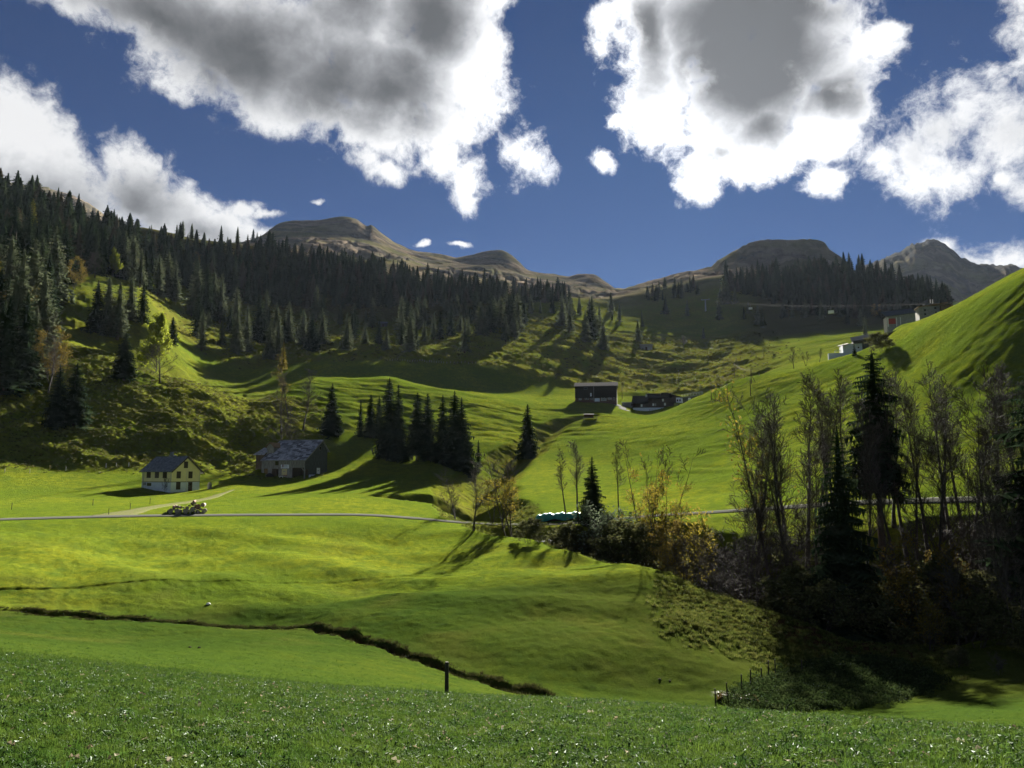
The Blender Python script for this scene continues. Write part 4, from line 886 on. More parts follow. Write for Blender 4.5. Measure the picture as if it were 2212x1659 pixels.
TREES = [  # kind, u, top v, base v, distance or None, width, label
 ('dome',345,738,828,None,1.35,'round grey bare tree standing alone on the grassy shoulder'),
 ('lime',325,672,745,318,.7,'bright lime yellow leafed tree at the edge of the dark thicket'),
 ('tall1',604,800,940,240,.9,'bare pale tree on the left behind the weathered barn'),
 ('sparse',622,770,850,252,1.0,'brownish orange tree top behind the weathered barn'),
 ('dome',605,868,950,228,1.0,'bushy leafless tree right above the weathered barn roof'),
 ('tall1',652,790,905,245,1.0,'bare forked tree on the bank right of the barn'),
 ('thin',890,868,995,224,1.2,'thin bare tree between the spruces at the meadow edge'),
 ('tall3',990,1005,1120,150,1.1,'leftmost bare tree in the little side gully'),
 ('tall1',1024,990,1155,128,1.0,'bare dark tree rising above the bend of the road'),
 ('goldtall',1106,975,1150,130,1.3,'broad yellow leafed tree beside the road bend'),
 ('olive',1140,1116,1158,118,1.3,'dark leafy bush under the yellow tree at the road bend'),
 ('thin',1222,965,1105,140,1.3,'left of the two slim bare trees behind the teal tarpaulin'),
 ('tall2',1248,945,1110,139,1.2,'right of the two slim bare trees behind the teal tarpaulin'),
 ('greyshrub',1300,1088,1175,108,1.2,'silvery green bush beside the dark spruce at the brook'),
 ('olive',1240,1126,1175,108,1.6,'round dark olive bush in front of the teal tarpaulin'),
 ('thin',1335,950,1100,138,1.1,'slim bare tree alone on the lower sunny slope'),
 ('goldtall',1392,938,1180,104,.9,'tall slender tree with yellow lower leaves in the gully'),
 ('goldbush',1360,1098,1180,103,.9,'yellow leafed bush at the foot of the slender yellow tree'),
 ('goldbush',1485,1082,1200,92,.85,'golden bush at the left end of the dark wood'),
 ('rust',1450,1120,1230,86,1.0,'brown orange bush below the golden bush'),
 ('sparse',1672,820,1270,92,.9,'bare tree with a few yellow leaves left of the black spruce'),
 ('tall3',1715,826,1260,90,.8,'dark forked bare tree just behind the black spruce'),
 ('tall2',1762,812,1150,117,.9,'straight bare tree left of the tall spruces'),
 ('tall2',1800,785,1130,120,.8,'bare tree with upswept twigs touching the hill skyline'),
 ('thin',1824,785,1130,121,1.1,'slim bare tree close left of the tallest spruce'),
 ('thin',1950,778,1165,116,1.0,'slim bare tree close right of the tallest spruce'),
 ('thin',1966,827,1168,114,.9,'second slim bare tree right of the tallest spruce'),
 ('tall2',1996,781,1150,117,.8,'bare tree with a long clean trunk before the dark hillside'),
 ('thin',2050,771,1240,100,1.0,'tall bare pole like tree crossing the road line'),
 ('tall3',2138,792,1280,92,.75,'spreading bare tree near the right edge'),
 ('tall1',2192,805,1300,88,.8,'bare tree with crooked trunk at the right edge'),
 ('rust',1968,1150,1360,80,1.05,'large yellow brown bush in the middle of the dark wood'),
 ('goldbush',1985,1290,1420,70,.9,'low yellowish bush under the large yellow brown one'),
 ('tall3',2180,1120,1400,72,.8,'pale trunked bare tree leaning at the right edge'),
 ('olive',1700,1215,1330,80,1.2,'olive green bush inside the dark wood left of the black spruce'),
 ('shrub',1560,1140,1270,88,1.2,'grey leafless shrub left in the dark wood'),
 ('shrub',1610,1125,1280,86,1.2,'tangled leafless shrub in the dark wood'),
 ('shrub',1650,1060,1200,98,1.3,'bushy leafless thicket tree against the green slope'),
 ('shrub',1540,1180,1290,78,1.0,'thin leafless shrub at the top of the rough bank'),
 ('shrub',2090,1080,1260,96,1.3,'dark leafless shrub between the bare trees at the right'),
 ('olive',2090,1280,1420,72,1.3,'dark bush in the deep shade near the right edge'),
 ('olive',1880,1260,1400,78,1.2,'dark bush right of the black spruce foot'),
 ('olive',2190,1330,1470,66,1.3,'dark bush under the leaning tree at the right edge'),
 ('olive',2040,1390,1480,62,1.1,'dark undergrowth bush above the brambles'),
 ('shrub',2130,1400,1500,58,1.0,'leafless shrub over the dark corner of grass'),
 ('olive',1760,1250,1380,76,1.3,'dark bush at the foot of the black spruce'),
 ('olive',1400,1130,1210,94,1.3,'dark bush below the slender yellow tree'),
 ('olive',1330,1120,1190,100,1.3,'dark bush between the silvery bush and the yellow one'),
 ('olive',2000,1200,1330,84,1.3,'dark bush behind the large yellow brown bush'),
 ('olive',2140,1210,1340,84,1.4,'dark bush behind the spreading bare tree'),
 ('shrub',1720,1080,1260,92,1.1,'twiggy thicket between the bare trees left of the black spruce'),
 ('shrub',1900,1150,1330,84,1.1,'twiggy thicket under the tallest spruce'),
 ('shrub',2050,1160,1350,80,1.1,'twiggy thicket right of the yellow brown bush'),
 ('shrub',1470,1130,1240,86,1.0,'twiggy thicket beside the golden bush'),
 ('tall3',1590,960,1240,90,.8,'bare spreading tree at the left end of the tall wood'),
 ('tall1',1700,850,1240,92,.8,'dark bare tree leaning left of the black spruce'),
 ('tall1',1860,900,1250,96,.7,'bare tree between the two dark spruces'),
 ('tall2',2085,830,1230,98,.8,'bare tree left of the spreading one near the right edge'),
 ('tall1',2230,790,1250,96,.8,'bare tree cut by the right edge'),
 ('olive',2170,1240,1400,92,1.6,'dense dark bush by the right edge below the road'),
 ('olive',2225,1290,1440,86,1.6,'dense dark bush cut by the right edge'),
 ('tall1',1628,900,1250,94,.9,'twiggy bare tree rising from the left part of the dark wood'),
 ('tall3',1745,880,1280,92,.8,'dark bare tree right behind the black spruce'),
 ('tall2',1930,840,1290,92,.8,'bare tree in front of the tallest spruce'),
 ('tall1',2015,900,1300,90,.8,'twiggy bare tree left of the pole like tree'),
 ('tall3',2110,860,1330,86,.8,'dark twiggy tree in the right part of the wood'),
 ('tall1',2165,950,1380,80,.8,'twiggy bare tree low at the right edge'),
 ('goldtall',1085,985,1140,136,1.0,'second yellow leafed tree close beside the road bend'),
 ('tall3',1065,1000,1140,140,.9,'bare tree in the gully left of the yellow trees'),
 ('goldtall',1415,960,1185,116,.8,'second slender tree with yellow leaves in the gully'),
 ('thin',1735,800,1200,112,1.2,'slim straight bare tree among the gully trees, left of the spruces'),
 ('thin',1785,830,1210,110,1.2,'slim straight bare tree close left of the two spruces'),
 ('thin',1925,800,1230,110,1.2,'slim straight bare tree close right of the tallest spruce crown'),
 ('thin',2030,800,1230,108,1.2,'slim straight bare tree before the dark hillside'),
 ('thin',2070,820,1250,106,1.2,'slim straight bare tree right of the pole like tree'),
 ('thin',2150,800,1260,104,1.2,'slim straight bare tree near the right edge'),
 ('tall2',2195,780,1240,106,.9,'tall bare tree at the very right edge of the wood'),
 ('thin',1690,830,1230,108,1.2,'slim bare tree behind the olive bush in the gully'),
 ('thin',1640,880,1230,106,1.2,'slim bare tree at the left part of the gully wood'),
 ('rust',2020,1180,1370,92,1.0,'yellow brown bush right of the large one in the dark wood'),
 ('rust',1900,1230,1400,86,.9,'yellow brown bush low under the tallest spruce'),
 ('goldbush',2110,1300,1420,80,.9,'yellow leafed bush low at the right of the wood'),
 ('rust',10,610,700,300,1.1,'orange brown tree at the left edge of the picture'),
 ('rust',95,700,790,262,.9,'brownish leafed tree among spruces on the left slope'),
 ('tall1',92,718,830,255,.9,'bare grey tree with a white trunk left of the slope'),
 ('tall3',60,660,770,272,.9,'bare grey crowned tree behind the leftmost spruces'),
 ('dome',205,540,600,None,.9,'grey leafless tree at the lower edge of the left forest'),
 ('lime',243,535,598,None,.65,'yellow leafed tree at the lower edge of the left forest'),
 ('tall1',1477,722,752,None,1.6,'small tawny tree on the sunny pasture under the saddle'),
 ('tall1',1725,748,800,380,1.2,'left bare tree of the group behind the right hill'),
 ('tall3',1752,745,798,385,1.1,'middle bare tree of the group behind the right hill'),
 ('tall1',1782,750,792,385,1.1,'right bare tree of the group behind the right hill'),
 ('olive',1905,715,760,None,1.4,'large leafy bush between the white house and the dark barn'),
 ('rust',1893,655,690,None,1.0,'bronze leafed tree left of the red garage door'),
]
for (k, u, vt, vb, d, wd, lab) in TREES:
    if d and 205 <= d <= 330 and u < 1100: d += 19
    if d and 55 <= d <= 110 and u > 1200: d = min(d + 17, 123)
    if d is None: x, y, z = hit(u, vb, 150)
    else: x, y, z = at(u, d)
    d = dist_of(x, y); h = max(1.5, ang(u, vt)[2] * d - z)
    put_tree(k, x, y, z - .1, h, lab, wd * (1.3 if k in ('tall1', 'tall3') else 1.1), leafm=M_LARCH if 'bronze' in lab or 'tawny' in lab else None)
for i, (k, u, vt, vb, lab) in enumerate([('dome',60,430,500,'grey leafless tree inside the left forest, the topmost'),('tall3',150,500,565,'grey leafless tree in the middle of the left forest'),('dome',110,560,620,'grey leafless tree low in the left forest'),('dome',285,540,600,'grey leafless tree where the left forest meets the dark band'),('rust',300,560,610,'bronze tree where the left forest meets the dark band'),('rust',420,545,590,'bronze tree in the dark forest band'),('dome',520,590,640,'grey leafless tree in the dark forest band'),('rust',160,560,625,'bronze tree at the foot of the left forest')]):
    x, y, z = hit(u, vb, 230); d = dist_of(x, y); put_tree(k, x, y, z, (vb - vt) / FPX * d, lab, 1.0)
# golden larches in the left wood
for i, (u, vt, vb) in enumerate([(327,535,560),(362,544,562),(385,540,556)]):
    x, y, z = hit(u, vb, 300); d = dist_of(x, y)
    put_spruce(x, y, z, (vb - vt) / FPX * d, ['leftmost', 'middle', 'rightmost'][i] + ' golden larch glowing in the dark left wood', 'golden larches', 1, 1.5, M_LARCH)
for i, (u, vt, vb, lab) in enumerate([(611,740,800,'narrow bright yellow tree between the dark spruces behind the barn'),(65,440,530,'yellowish spruce in the forest at the far left')]):
    x, y, z = hit(u, vb, 200); d = dist_of(x, y)
    put_spruce(x, y, z, (vb - vt) / FPX * d, lab, None, 1, 1.0, M_GOLD if i == 0 else M_NEEDLE_Y)

# ------------------------------------------------------------------ building materials
def pm(name, c1, c2=None, scale=1.5, rough=0.85, bstr=0.3, bdist=0.02, spec=0.2, stretch=(1, 1, 1), metal=0.0, vary=False):
    m, t, out = new_mat(name); tcx = t.node('ShaderNodeTexCoord'); oi = t.node('ShaderNodeObjectInfo')
    mp = t.node('ShaderNodeMapping'); mp.inputs['Scale'].default_value = stretch; t.l.new(tcx.outputs['Object'], mp.inputs[0])
    v = t.vm('ADD', mp.outputs[0], t.vm('SCALE', (13.1, 7.7, 3.3), scale=oi.outputs['Random']))
    n = t.noise(v, scale, 5, 0.65); c2 = c2 or tuple(x * .7 for x in c1)
    c = t.mix(t.ss(n, .3, .7), c1 + (1,), c2 + (1,))
    if vary: c = t.mix(oi.outputs['Random'], t.mix(1.0, c, (.45, .45, .47, 1), 'MULTIPLY'), t.mix(1.0, c, (1.7, 1.7, 1.75, 1), 'MULTIPLY'))
    principled(t, out, c, rough, n, bstr, bdist, spec=spec, Metallic=metal); return m
B_YELLOW = pm('cream_yellow_plaster', (0.74, 0.66, 0.40), (0.66, 0.59, 0.36), 1.2)
B_WHITE = pm('white_plaster', (0.58, 0.63, 0.74), (0.50, 0.55, 0.65), 1.2)
B_TRIM = pm('pale_corner_boards', (0.58, 0.54, 0.42), None, 2)
B_SHUT = pm('brown_shutters', (0.060, 0.048, 0.040), (0.045, 0.036, 0.030), 6, stretch=(1, 1, 8))
B_DOOR = pm('dark_brown_door', (0.055, 0.034, 0.024), None, 4)
B_GLASS = pm('dark_glass', (0.02, 0.022, 0.026), None, 1, 0.15, 0, 0, 0.5)
B_SLATE = pm('dark_slate', (0.12, 0.13, 0.155), (0.062, 0.067, 0.08), 2.0, 0.9, .5, .03, 0.0, vary=True)
B_SLATE2 = pm('weathered_shingle', (0.30, 0.305, 0.33), (0.15, 0.152, 0.168), 2.0, 0.9, .5, .03, 0.0, vary=True)
B_MOSSY = pm('mossy_ridge', (0.060, 0.070, 0.045), None, 3)
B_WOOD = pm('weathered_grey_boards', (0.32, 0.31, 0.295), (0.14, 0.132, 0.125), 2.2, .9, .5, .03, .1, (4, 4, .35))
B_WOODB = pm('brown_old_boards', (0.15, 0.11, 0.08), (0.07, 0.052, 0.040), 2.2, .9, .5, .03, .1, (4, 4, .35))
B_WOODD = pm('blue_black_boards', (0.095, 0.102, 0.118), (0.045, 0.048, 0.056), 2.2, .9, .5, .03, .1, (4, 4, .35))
B_DARK = pm('tarred_boards', (0.022, 0.018, 0.017), (0.014, 0.011, 0.011), 2.2, .9, .3, .02, .1, (4, 4, .35))
B_CHALET = pm('dark_chalet_wood', (0.034, 0.022, 0.018), (0.020, 0.013, 0.011), 2.2, .9, .3, .02, .1, (1, 1, 4))
B_BLACKROOF = pm('black_tiles', (0.022, 0.020, 0.019), (0.013, 0.012, 0.012), 3, .9, .4, .03, .05)
B_GREYROOF = pm('grey_fibre_roof', (0.25, 0.235, 0.225), (0.19, 0.18, 0.175), 1.5, .95, spec=0)
B_METAL = pm('pale_metal_roof', (0.10, 0.11, 0.13), (0.082, 0.092, 0.11), .8, .95, spec=0)
B_STONE = pm('rubble_stone', (0.26, 0.25, 0.22), (0.14, 0.135, 0.125), 3.0, .95, .8, .06)
B_CONC = pm('concrete', (0.27, 0.27, 0.265), (0.20, 0.20, 0.195), 2.0, .95, spec=0)
B_BRICK = pm('dull_red_brick', (0.115, 0.060, 0.045), (0.07, 0.04, 0.032), 2.5)
B_RED = pm('red_garage_door', (0.28, 0.035, 0.030), None, 2, .6)
B_PALE = pm('pale_grey_render', (0.27, 0.27, 0.275), None, 1.5)
B_OCHRE = pm('ochre_planks', (0.26, 0.17, 0.08), (0.15, 0.095, 0.045), 3)
B_PAPER = pm('white_banner', (0.72, 0.75, 0.80), None, 1, .6, 0, 0)
B_INK = pm('blue_grey_print', (0.16, 0.20, 0.30), None, 1, .6, 0, 0)
B_INKR = pm('dull_red_print', (0.32, 0.09, 0.09), None, 1, .6, 0, 0)
B_POSTER = pm('yellow_poster', (0.60, 0.52, 0.28), (0.52, 0.44, 0.22), 2, .6, 0, 0)
B_TEAL = pm('teal_tarpaulin', (0.05, 0.28, 0.26), (0.035, 0.20, 0.19), 1.2, .5, .2, .03, .15)
B_GTARP = pm('grey_blue_tarpaulin', (0.20, 0.22, 0.30), (0.15, 0.17, 0.24), 1.2, .5, .2, .03, .15)
B_LOGEND = pm('cut_log_end', (0.40, 0.345, 0.285), (0.26, 0.22, 0.18), 4, .9)
B_LOGPALE = pm('fresh_pale_log', (0.34, 0.275, 0.215), (0.26, 0.205, 0.16), 3, .9)
B_LOGBARK = pm('log_bark', (0.085, 0.058, 0.042), (0.045, 0.030, 0.024), 3, .95, .8, .05)
B_LOGRED = pm('reddish_log', (0.22, 0.125, 0.095), (0.14, 0.08, 0.06), 3, .95)
B_POST = pm('old_fence_post', (0.055, 0.050, 0.048), (0.030, 0.028, 0.028), 6, .9)
B_WPOST = pm('white_post', (0.62, 0.60, 0.55), None, 4, .7)
B_STEEL = pm('galvanised_steel', (0.30, 0.31, 0.32), None, 2, .7, 0, 0, .2)
B_WIRE = pm('bright_wire', (0.50, 0.50, 0.50), None, 1, .5, 0, 0)
B_CAR = pm('pale_green_paint', (0.30, 0.36, 0.30), None, 1, .35, 0, 0, .5)
B_TYRE = pm('rubber', (0.02, 0.02, 0.02), None, 3)
B_LIT = pm('white_paint', (0.70, 0.71, 0.72), (0.60, 0.61, 0.62), 2, .6)

BOXQ = np.array([(0, 3, 2, 1), (4, 5, 6, 7), (0, 1, 5, 4), (1, 2, 6, 5), (2, 3, 7, 6), (3, 0, 4, 7)])
def box(mb, x0, x1, y0, y1, z0, z1):
    mb.add([(x0, y0, z0), (x1, y0, z0), (x1, y1, z0), (x0, y1, z0), (x0, y0, z1), (x1, y0, z1), (x1, y1, z1), (x0, y1, z1)], None, BOXQ)
def prism(mb, poly, axis, a0, a1):
    """extrude a 2-D polygon: axis 'y' -> poly in x,z ; axis 'x' -> poly in y,z"""
    n = len(poly); f = (lambda p, a: (p[0], a, p[1])) if axis == 'y' else (lambda p, a: (a, p[0], p[1]))
    V = [f(p, a0) for p in poly] + [f(p, a1) for p in poly]
    Q = [(i, (i + 1) % n, n + (i + 1) % n, n + i) for i in range(n)]
    T = [(0, i, i + 1) for i in range(1, n - 1)] + [(n, n + i + 1, n + i) for i in range(1, n - 1)]
    mb.add(V, T, Q)
def slab(mb, a, b, c, d, th):
    a, b, c, d = [np.array(q, float) for q in (a, b, c, d)]
    nrm = np.cross(b - a, d - a); nrm /= np.linalg.norm(nrm); nrm *= th
    mb.add([a, b, c, d, a + nrm, b + nrm, c + nrm, d + nrm], None, BOXQ)
def part(parent, name, mat, *fns, kind=None):
    mb = MB()
    for f in fns: f(mb)
    o = obj(name, mb.mesh(name, mat), parent)
    if kind: o['kind'] = kind
    return o
def bx(*a): return lambda mb: box(mb, *a)
def facing(u, v=None, d=None, extra=0.0):
    """base point and heading of a building whose front meets the sight line"""
    if d is None: x, y, z = hit(u, v, 60)
    else: x, y, z = at(u, d)
    return (x, y, z), -math.atan2(x, y) + extra
def window(parent, wall, c, zc, w_, h_, frame=B_TRIM, pane=B_GLASS, off=0.0, name='window', depth=.05):
    """wall 'y': faces -y at y=off, centre x=c ; wall 'x': faces -x at x=off, centre y=c"""
    def place(mb, a0, a1, b0, b1, d0, d1):
        if wall == 'y': box(mb, a0, a1, off - d1, off - d0, b0, b1)
        elif wall == 'X': box(mb, off + d0, off + d1, a0, a1, b0, b1)
        else: box(mb, off - d1, off - d0, a0, a1, b0, b1)
    t_ = .07
    mb = MB()
    place(mb, c - w_ / 2 - t_, c - w_ / 2, zc - h_ / 2 - t_, zc + h_ / 2 + t_, 0, depth); place(mb, c + w_ / 2, c + w_ / 2 + t_, zc - h_ / 2 - t_, zc + h_ / 2 + t_, 0, depth)
    place(mb, c - w_ / 2, c + w_ / 2, zc + h_ / 2, zc + h_ / 2 + t_, 0, depth); place(mb, c - w_ / 2, c + w_ / 2, zc - h_ / 2 - t_, zc - h_ / 2, 0, depth)
    f = obj(name, mb.mesh(name, frame), parent)
    mb = MB(); place(mb, c - w_ / 2, c + w_ / 2, zc - h_ / 2, zc + h_ / 2, 0.003, depth * .5); obj('pane', mb.mesh('pane', pane), f)
    return f
def shingle_roof(parent, a, b, c, d, rows, cols, mat, seed, th=.035):
    """a,b eave ends, d,c ridge ends: overlapping slabs, one mesh shared"""
    a, b, c, d = [np.array(q, float) for q in (a, b, c, d)]
    rng = random.Random(seed); ex = (b - a); L = np.linalg.norm(ex); ex /= L
    ey = (d - a); ey -= ex * ey.dot(ex); S = np.linalg.norm(ey); ey /= S; nz_ = np.cross(ex, ey)
    me = bpy.data.meshes.get('shingle_' + mat.name)
    if me is None:
        mb = MB(); box(mb, 0, 1, 0, 1, 0, 1); me = mb.mesh('shingle_' + mat.name, mat)
    for r in range(rows):
        s0 = S * r / rows; f = r / rows
        xl = a + (d - a) * f; Lr = np.linalg.norm((b + (c - b) * f) - xl); x = -rng.random() * .4 * L / cols
        while x < Lr - .02:
            wv = L / cols * rng.uniform(.7, 1.35); x0 = max(0, x); x1 = min(Lr, x + wv - .02); x += wv
            if x1 - x0 < .05: continue
            o = obj('shingle', me, parent)
            tilt = rng.uniform(.02, .05)
            p0 = xl + ex * x0 + nz_ * rng.uniform(.012, .05) - ey * rng.uniform(0, .05)
            ly = S / rows * 1.22
            yv = ey * ly - nz_ * tilt
            M = Matrix(((ex[0] * (x1 - x0), yv[0], nz_[0] * th, p0[0]), (ex[1] * (x1 - x0), yv[1], nz_[1] * th, p0[1]), (ex[2] * (x1 - x0), yv[2], nz_[2] * th, p0[2]), (0, 0, 0, 1)))
            o.matrix_local = M

# ------------------------------------------------------------------ yellow house
def yellow_house():
    loc, rz = facing(368, 1064.3, None, R(45)); W_, L_ = 7.8, 7.7
    h = empty('yellow_house', loc, rz); h.scale = (math.hypot(loc[0], loc[1]) / 170.5,) * 3; tag(h, 'small cream yellow house with white basement and dark slate roof', 'house')
    zb, ze, zr = 2.12, 4.42, 7.3
    part(h, 'basement_wall', B_WHITE, bx(0, W_, 0, L_, -2, zb))
    def upper(mb):
        prism(mb, [(0.02, zb), (W_ - .02, zb), (W_ - .02, ze), (W_ / 2, zr - .12), (0.02, ze)], 'y', .02, L_ - .02)
    part(h, 'wall', B_YELLOW, upper)
    part(h, 'floor_band', B_SHUT, bx(-.03, W_ + .03, -.03, L_ + .03, zb - .04, zb + .07))
    for (x0, y0) in ((-.03, -.03), (W_ - .12, -.03), (-.03, L_ - .12)):
        part(h, 'corner_board', B_TRIM, bx(x0, x0 + .15, y0, y0 + .15, zb + .08, ze - .05))
    ov, og = .42, .45; k = (zr - ze) / (W_ / 2)
    rf = part(h, 'roof', B_SLATE, lambda mb: slab(mb, (-ov, -og, ze - ov * k), (-ov, L_ + og, ze - ov * k), (W_ / 2, L_ + og, zr), (W_ / 2, -og, zr), -.12),
              lambda mb: slab(mb, (W_ / 2, -og, zr), (W_ / 2, L_ + og, zr), (W_ + .85, L_ + og, ze - .85 * k), (W_ + .85, -og, ze - .85 * k), -.12))
    shingle_roof(rf, (-ov, L_ + og, ze - ov * k), (-ov, -og, ze - ov * k), (W_ / 2, -og, zr), (W_ / 2, L_ + og, zr), 11, 12, B_SLATE, 3)
    part(rf, 'ridge_cap', B_MOSSY, bx(W_ / 2 - .16, W_ / 2 + .16, -og, L_ + og, zr + .02, zr + .13))
    ch = part(rf, 'chimney', B_SLATE, bx(W_ / 2 - .3, W_ / 2 + .9, 3.6, 4.5, zr - .6, zr + .35), bx(W_ / 2 - .25, W_ / 2 + .25, 3.8, 4.3, zr + .35, zr + 1.0))
    part(h, 'barge_board', B_DOOR, lambda mb: slab(mb, (-ov, -og - .03, ze - ov * k - .2), (W_ / 2, -og - .03, zr - .2), (W_ / 2, -og - .03, zr + .02), (-ov, -og - .03, ze - ov * k + .02), .05),
         lambda mb: slab(mb, (W_ / 2, -og - .03, zr - .2), (W_ + .85, -og - .03, ze - .85 * k - .2), (W_ + .85, -og - .03, ze - .85 * k + .02), (W_ / 2, -og - .03, zr + .02), .05))
    for c in (1.65, 3.75, 5.95): window(h, 'x', c, 3.62, .92, 1.28, B_SHUT, B_SHUT, 0.0)
    window(h, 'x', 5.7, 1.62, 1.0, .5, B_SHUT, B_GLASS, 0.0)
    for c in (1.95, 5.15): window(h, 'y', c, 3.55, .95, 1.28, B_SHUT, B_SHUT, 0.0)
    window(h, 'y', 3.8, 5.62, .92, 1.22, B_SHUT, B_SHUT, 0.02)
    window(h, 'y', 1.95, 1.35, 1.0, 1.4, B_SHUT, B_SHUT, 0.0)
    d = part(h, 'door', B_DOOR, bx(4.65, 5.75, -.06, .02, .15, 2.05)); part(d, 'handle', B_STEEL, bx(4.78, 4.84, -.10, -.06, 1.05, 1.2))
    part(d, 'door_light', B_GLASS, bx(5.05, 5.4, -.075, -.06, 1.45, 1.75))
    part(h, 'meter_box', B_PALE, bx(-.2, 0, 6.5, 7.3, 1.45, 2.0))
    part(h, 'downpipe', B_STEEL, lambda mb: tube(mb, [(-.08, 7.2, -.3), (-.08, 7.2, ze)], .05, 6))
    for i in range(3): part(h, 'step', B_CONC, bx(W_ + .05 + i * .5, W_ + .6 + i * .5, 1.2, 2.6, -.5, 1.15 - i * .2))
    return h
HOUSE = yellow_house()
x, y, z = hit(401.7, 1063); fp = empty('flagpole', (x, y, z)); tag(fp, 'white flagpole standing before the gable of the yellow house', 'flagpole')
part(fp, 'pole', B_WPOST, lambda mb: tube(mb, [(0, 0, -.3), (0, 0, 4.9)], [.06, .045], 8)); part(fp, 'knob', B_WPOST, lambda mb: tube(mb, [(0, 0, 4.9), (0, 0, 4.97), (0, 0, 5.02)], [.05, .07, .02], 8))
x, y, z = hit(357.5, 1066.5); put_tree('shrub', x, y, z, 4.7, 'small bare tree growing against the yellow house wall', .55)
def garden_oven():
    loc, rz = facing(452.6, 1055.5); g = empty('garden_fireplace', loc, rz + .5); tag(g, 'small stone garden fireplace right of the yellow house', 'fireplace')
    part(g, 'base', B_STONE, bx(-.4, .4, -.35, .35, -.3, .55)); part(g, 'firebox', B_STONE, bx(-.4, -.22, -.33, .33, .55, 1.05), bx(.22, .4, -.33, .33, .55, 1.05), bx(-.22, .22, .1, .33, .55, 1.05))
    part(g, 'hood', B_STONE, lambda mb: prism(mb, [(-.4, 1.05), (.4, 1.05), (.2, 1.45), (-.2, 1.45)], 'y', -.33, .33)); part(g, 'chimney_cap', B_CONC, bx(-.24, .24, -.24, .24, 1.45, 1.55))
garden_oven()

# ------------------------------------------------------------------ weathered barn
def planks(mb, x0, x1, y, z0, z1, seed, wv=.22, holes=(), axis='y', top=None, gap=.015):
    rng = random.Random(seed); x = x0
    while x < x1 - .02:
        w_ = min(x1 - x, wv * rng.uniform(.75, 1.3)); segs = [(z0 - rng.uniform(0, .12), (top(x + w_ / 2) if top else z1))]
        for (hx0, hx1, hz0, hz1) in holes:
            if x + w_ / 2 > hx0 and x + w_ / 2 < hx1:
                ns = []
                for (a, b) in segs:
                    if hz0 > a: ns.append((a, min(b, hz0)))
                    if hz1 < b: ns.append((max(a, hz1), b))
                segs = ns
        o = rng.uniform(0, .035)
        for (a, b) in segs:
            if b - a < .05: continue
            if axis == 'y': box(mb, x, x + w_ - gap, y - o - .03, y - o, a, b)
            else: box(mb, y + o, y + o + .03, x, x + w_ - gap, a, b)
        x += w_
